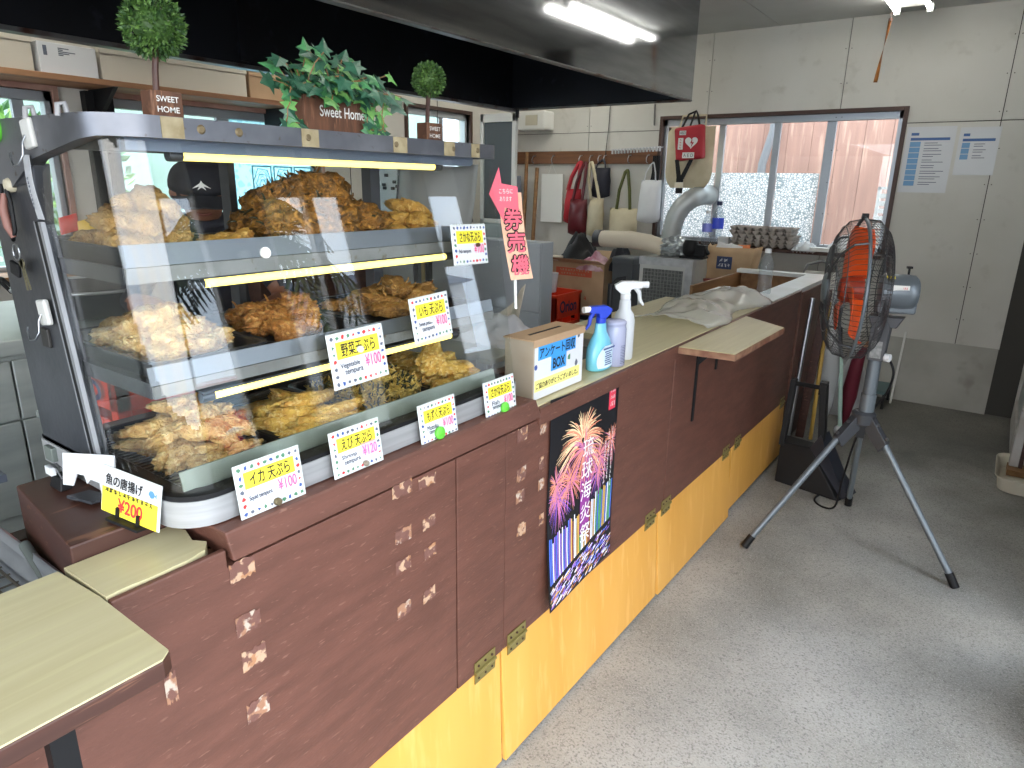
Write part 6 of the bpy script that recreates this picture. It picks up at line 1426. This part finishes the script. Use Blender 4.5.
for s in (-1,1): b.prism([(cx_-.026,cy_+s*.030-.003,.775),(cx_+.030,cy_+s*.030-.003,.775),(cx_+.036,cy_+s*.030-.003,.90),(cx_+.024,cy_+s*.030-.003,.925),(cx_-.014,cy_+s*.030-.003,.925),(cx_-.030,cy_+s*.030-.003,.90)],(0,.006,0))
b.box(cx_-.026,cx_+.030,cy_-.03,cy_+.03,.775,.80); b.build('yoke',m_fdark,fan,bev=.002)
b = MB(); b.cyl((cx_+.004,cy_-.04,.897),(cx_+.004,cy_+.04,.897),.008,n=12); b.build('yoke_bolt',m_steel,fan,smooth=40)
b = MB(); b.box(cx_-.018,cx_+.020,cy_-.0345,cy_-.033,.785,.85); b.build('warning_label',M('label_grey',(150,152,150),.5,rgb2=(110,112,112),scale=60),fan)
b = MB(); b.cyl((cx_,cy_,.55),(cx_,cy_,.785),.024,n=20); b.build('column',m_fgrey,fan,smooth=40); b = MB(); b.cyl((cx_,cy_,.56),(cx_,cy_,.635),.028,n=20); b.build('column_sleeve',m_fgrey,fan,smooth=40)
b = MB(); b.lathe([(.012,0),(.016,.004),(.016,.022),(.010,.026),(0,.026)],(cx_+.03,cy_-.02,.79),(1,-.2,0),16); b.build('white_knob',m_whiteplast,fan,smooth=40)
hubc = Vector((cx_-.006,cy_,.535)); feet = [Vector((-.651,2.559,.008)),Vector((.067,2.739,.008)),Vector((-.386,3.237,.008))]
b = MB(); b.lathe([(.030,-.03),(.042,-.02),(.045,.02),(.034,.03)],hubc,(0,0,1),20); b.build('hub',m_fdark,fan,smooth=40)
for f in feet:
    d = (f-hubc); h = Vector((d.x,d.y,0)).normalized(); sv = h.cross(Vector((0,0,1)))
    b = MB(); b.prism([hubc+h*.03+Vector((0,0,.025))+sv*.016,hubc+h*.11+Vector((0,0,-.075))+sv*.016,hubc+h*.085+Vector((0,0,-.115))+sv*.016,hubc+h*.02+Vector((0,0,-.045))+sv*.016],-sv*.032); br = b.build('leg_bracket',m_fdark,fan,bev=.002)
    for e in (.35,.8): b = MB(); b.lathe([(.007,0),(.007,.005),(0,.007)],hubc+h*(.03+.09*e)+Vector((0,0,.02-.10*e)),(h+Vector((0,0,.8))).normalized(),10); b.build('bolt',m_steel,br)
    st = hubc+h*.05+Vector((0,0,-.02)); b = MB(); b.cyl(st,f+(st-f).normalized()*.02,.0125,n=14); lg_ = b.build('leg',m_fgrey,fan,smooth=40)
    b = MB(); u_ = (st-f).normalized(); b.tube([f-Vector((0,0,.007)),f+u_*.05],[.0155,.0155],14); b.build('rubber_foot',m_black,lg_,smooth=40)
o = MB().tube(spline([(-.29,2.86,.79),(-.265,2.85,.74),(-.275,2.87,.66),(-.31,2.90,.58),(-.36,2.96,.45),(-.40,3.04,.2),(-.42,3.10,.04),(-.47,3.13,.006),(-.52,3.18,.006),(-.51,3.27,.006),(-.44,3.36,.006)]),.0045,8).build('power_cable',m_black,fan,smooth=80)
# ---------------------------------------------------------------- dustpan and tools at the counter end
t = thing('long_dustpan',(-.58,3.35,0),'black long handled dustpan standing on the floor behind the fan','dustpan')
b = MB()
b.hexa([(-.735,3.30,.0),(-.43,3.24,.0),(-.40,3.36,.0),(-.735,3.50,.0),(-.745,3.36,.19),(-.60,3.33,.20),(-.58,3.42,.20),(-.745,3.48,.19)]); b.build('pan',m_black,t,bev=.006)
b = MB(); b.prism([(-.60,3.33,.20),(-.56,3.315,.28),(-.46,3.29,.10),(-.395,3.27,.02),(-.43,3.275,.0)],(.02,.09,0)); b.build('scoop_side',M('black_blue_plastic',(36,40,50),.35),t)
b = MB(); b.obox((-.730,3.37,.345),(.013,0,0),(0,.022,0),(.008,0,.17)); b.obox((-.565,3.345,.345),(.015,0,0),(0,.026,0),(-.016,0,.17)); b.build('upright',m_black,t,bev=.003)
b = MB(); b.cyl((-.722,3.37,.495),(-.585,3.345,.50),.011,n=12); b.box(-.60,-.567,3.325,3.37,.47,.53); b.build('grip',m_black,t,smooth=40)
o = MB().obox((-.765,3.98,.45),(.022,0,0),(0,.010,0),(.018,0,.43)).build('wooden_plank',m_dbrown,bev=.002); tag(o,'dark brown wooden plank leaning at the counter end','plank')
o = MB().cyl((-.79,3.70,.005),(-.765,3.72,.86),.013,n=10).build('steel_pole',m_steel,smooth=40); tag(o,'steel tube standing against the counter end panel','pole')
o = MB().cyl((-.73,4.02,.005),(-.745,4.05,.80),.011,n=10).build('bamboo_stick',M('bamboo_yellow',(186,150,70),.5),smooth=40); tag(o,'yellow bamboo stick leaning at the counter end','stick')
t = thing('white_umbrella',(-.70,4.1,0),'closed clear umbrella with a white curved handle at the counter end','umbrella')
b = MB(); b.tube([(-.735,4.08,.70),(-.735,4.08,.80),(-.725,4.07,.845),(-.70,4.06,.86),(-.68,4.05,.835),(-.675,4.05,.78)],.011,10); b.build('handle',m_whiteplast,t,smooth=60)
b = MB(); b.cyl((-.70,4.12,.01),(-.735,4.08,.72),.005,n=8); b.build('shaft',m_steel,t)
b = MB(); b.tube([(-.70,4.12,.06),(-.69,4.11,.2),(-.695,4.10,.4),(-.71,4.09,.6),(-.73,4.08,.70)],[.008,.035,.05,.04,.012],14); b.build('canopy',glass_mat('clear_vinyl',(.95,.96,.97),1.4,film=.5,filmcol=(.86,.87,.88),rough=.2),t,smooth=60)
t = thing('brush',(-.62,4.1,0),'pale green long handled brush at the counter end','brush')
b = MB(); b.cyl((-.61,4.2,.03),(-.655,4.12,.50),.012,n=12); b.build('handle',M('pale_green_plastic',(190,220,208),.4),t,smooth=40); b = MB(); b.cyl((-.655,4.12,.50),(-.67,4.10,.66),[.007][0],.004,n=8); b.build('tip',m_black,t); b = MB(); b.ball((-.61,4.2,.035),.035,2); b.build('bristles',m_whiteplast,t,smooth=60)
t = thing('maroon_umbrella',(-.56,4.3,0),'folded maroon umbrella leaning behind the fan','umbrella')
b = MB(); b.tube([(-.62,4.4,.02),(-.62,4.39,.2),(-.60,4.36,.42),(-.57,4.34,.52)],[.012,.045,.035,.012],12); b.build('canopy',M('maroon_nylon',(104,26,44),.6),t,smooth=60); b = MB(); b.tube([(-.57,4.34,.52),(-.54,4.33,.58),(-.52,4.32,.60)],.012,8); b.build('handle',M('tan_handle',(178,130,96),.5),t,smooth=60)
cloth('grey_sack',(-.68,4.75,.0),.22,.3,.42,M('grey_white_plastic',(176,178,180),.4),'grey white sack standing on the floor behind the counter end','sack',9)
t = thing('floor_shelf',(-.62,5.05,0),'low teal shelf rack on the floor against the back wall','rack')
b = MB(); b.box(-.85,-.48,4.92,5.2,.10,.12); b.build('shelf_plate',M('teal_grey',(92,118,120),.5),t); 
for x in (-.84,-.49):
    for y in (4.93,5.19): b = MB(); b.box(x-.008,x+.008,y-.008,y+.008,0,.10); b.build('leg',m_black,t)
o = MB().obox((-.455,5.12,.25),(.006,0,0),(0,.01,0),(.008,0,.25)).build('white_stick',m_white); tag(o,'thin white stick leaning against the back wall behind the fan column','stick')
t = thing('folding_chair',(-.98,4.9,0),'folded grey chair against the wall behind the white worktop','chair')
b = MB(); b.tube([(-1.12,5.0,.0),(-1.12,5.0,.80),(-1.09,5.0,.90),(-1.0,5.0,.93),(-.91,5.0,.90),(-.88,5.0,.80),(-.88,5.0,.0)],.011,10); b.build('tube_frame',M('grey_tube',(140,142,144),.4,.4),t,smooth=60); b = MB(); b.box(-1.11,-.89,4.99,5.01,.66,.86); b.build('backrest',m_white,t,bev=.004)
# papers on the wall
def notice(x0,x1,z0,z1,label,seed,rows,colw):
    t = thing('wall_notice',((x0+x1)/2,5.24,z0),label,'notice'); y = 5.2395; rn = random.Random(seed)
    b = MB(); b.box(x0,x1,y-.002,y,z0,z1); b.build('notice_paper',M('notice_white',(202,204,206),.35),t)
    w = x1-x0; b = MB(); b.box(x0+w*.10,x0+w*.26,y-.0026,y-.002,z1-.052,z1-.036); b.box(x0+w*.10,x1-w*.10,y-.0026,y-.002,z1-.082,z1-.066); b.build('title_bar',M('notice_blue_dark',(70,104,156),.6),t)
    zz = z1-.09; b = MB(); b2 = MB()
    for k in range(rows):
        h = .034; b.box(x0+w*.10,x0+w*(.10+colw),y-.0026,y-.002,zz-h+.004,zz)
        for j in range(2): b2.box(x0+w*.40,x0+w*rn.uniform(.6,.88),y-.0026,y-.002,zz-.010-j*.013,zz-.006-j*.013)
        zz -= h
    b.build('heading_column',M('notice_blue',(112,156,196),.6),t); b2.build('text_lines',m_greyink,t)
    return t
notice(-.655,-.385,1.385,1.785,'larger notice with a tall blue column on the back wall, right of the window',3,8,.22)
notice(-.365,-.155,1.495,1.775,'smaller notice with a short blue column beside the larger one on the back wall',4,3,.20)
# ---------------------------------------------------------------- door leaf and tray at the street side
t = thing('door_leaf',(.23,4.2,0),'white sliding door leaf edge standing in a plastic tray at the street side','door')
b = MB(); b.box(.205,.245,4.16,4.20,.04,2.1); b.box(.205,.245,5.0,5.04,.04,2.1); b.box(.205,.245,4.2,5.0,.04,.18); b.box(.205,.245,4.2,5.0,2.02,2.1); b.build('leaf_frame',M('weathered_white',(190,188,184),.6,rgb2=(170,164,156),scale=8,third=(120,104,88),tscale=20,tlo=.64,thi=.72),t,bev=.003)
b = MB(); b.box(.22,.23,4.2,5.0,.18,2.02); b.build('leaf_panel',m_ss2,t); b = MB(); b.box(.246,.262,4.15,4.19,.04,2.1); b.build('dark_edge',m_dbrown,t)
t = thing('plastic_tray',(.25,4.05,0),'shallow cream plastic tray on the floor under the door leaf','tray')
b = MB()
def ploop(o,z,r=.07):
    x0,x1,y0,y1 = .155-o,.40+o,3.84-o,4.26+o; return [(p[0],p[1],z) for p in arc(x1-r,y1-r,r,0,90,5)+arc(x0+r,y1-r,r,90,180,5)+arc(x0+r,y0+r,r,180,270,5)+arc(x1-r,y0+r,r,270,360,5)]
L = [[b.bm.verts.new(p) for p in ploop(o,z)] for o,z in ((-.012,.002),(-.002,.06),(.006,.075),(.008,.070),(.0,.066),(-.006,.06),(-.018,.006))]
for A,B in zip(L,L[1:]):
    for k in range(len(A)): b._f([A[k],A[(k+1)%len(A)],B[(k+1)%len(A)],B[k]])
b._f(L[0][::-1]); b._f(L[-1]); b.build('tray_body',M('cream_white_plastic',(204,198,180),.45),t,smooth=50)
b = MB(); b.box(.20,.30,4.10,4.22,.008,.038); b.build('wood_chock',m_tan,t)
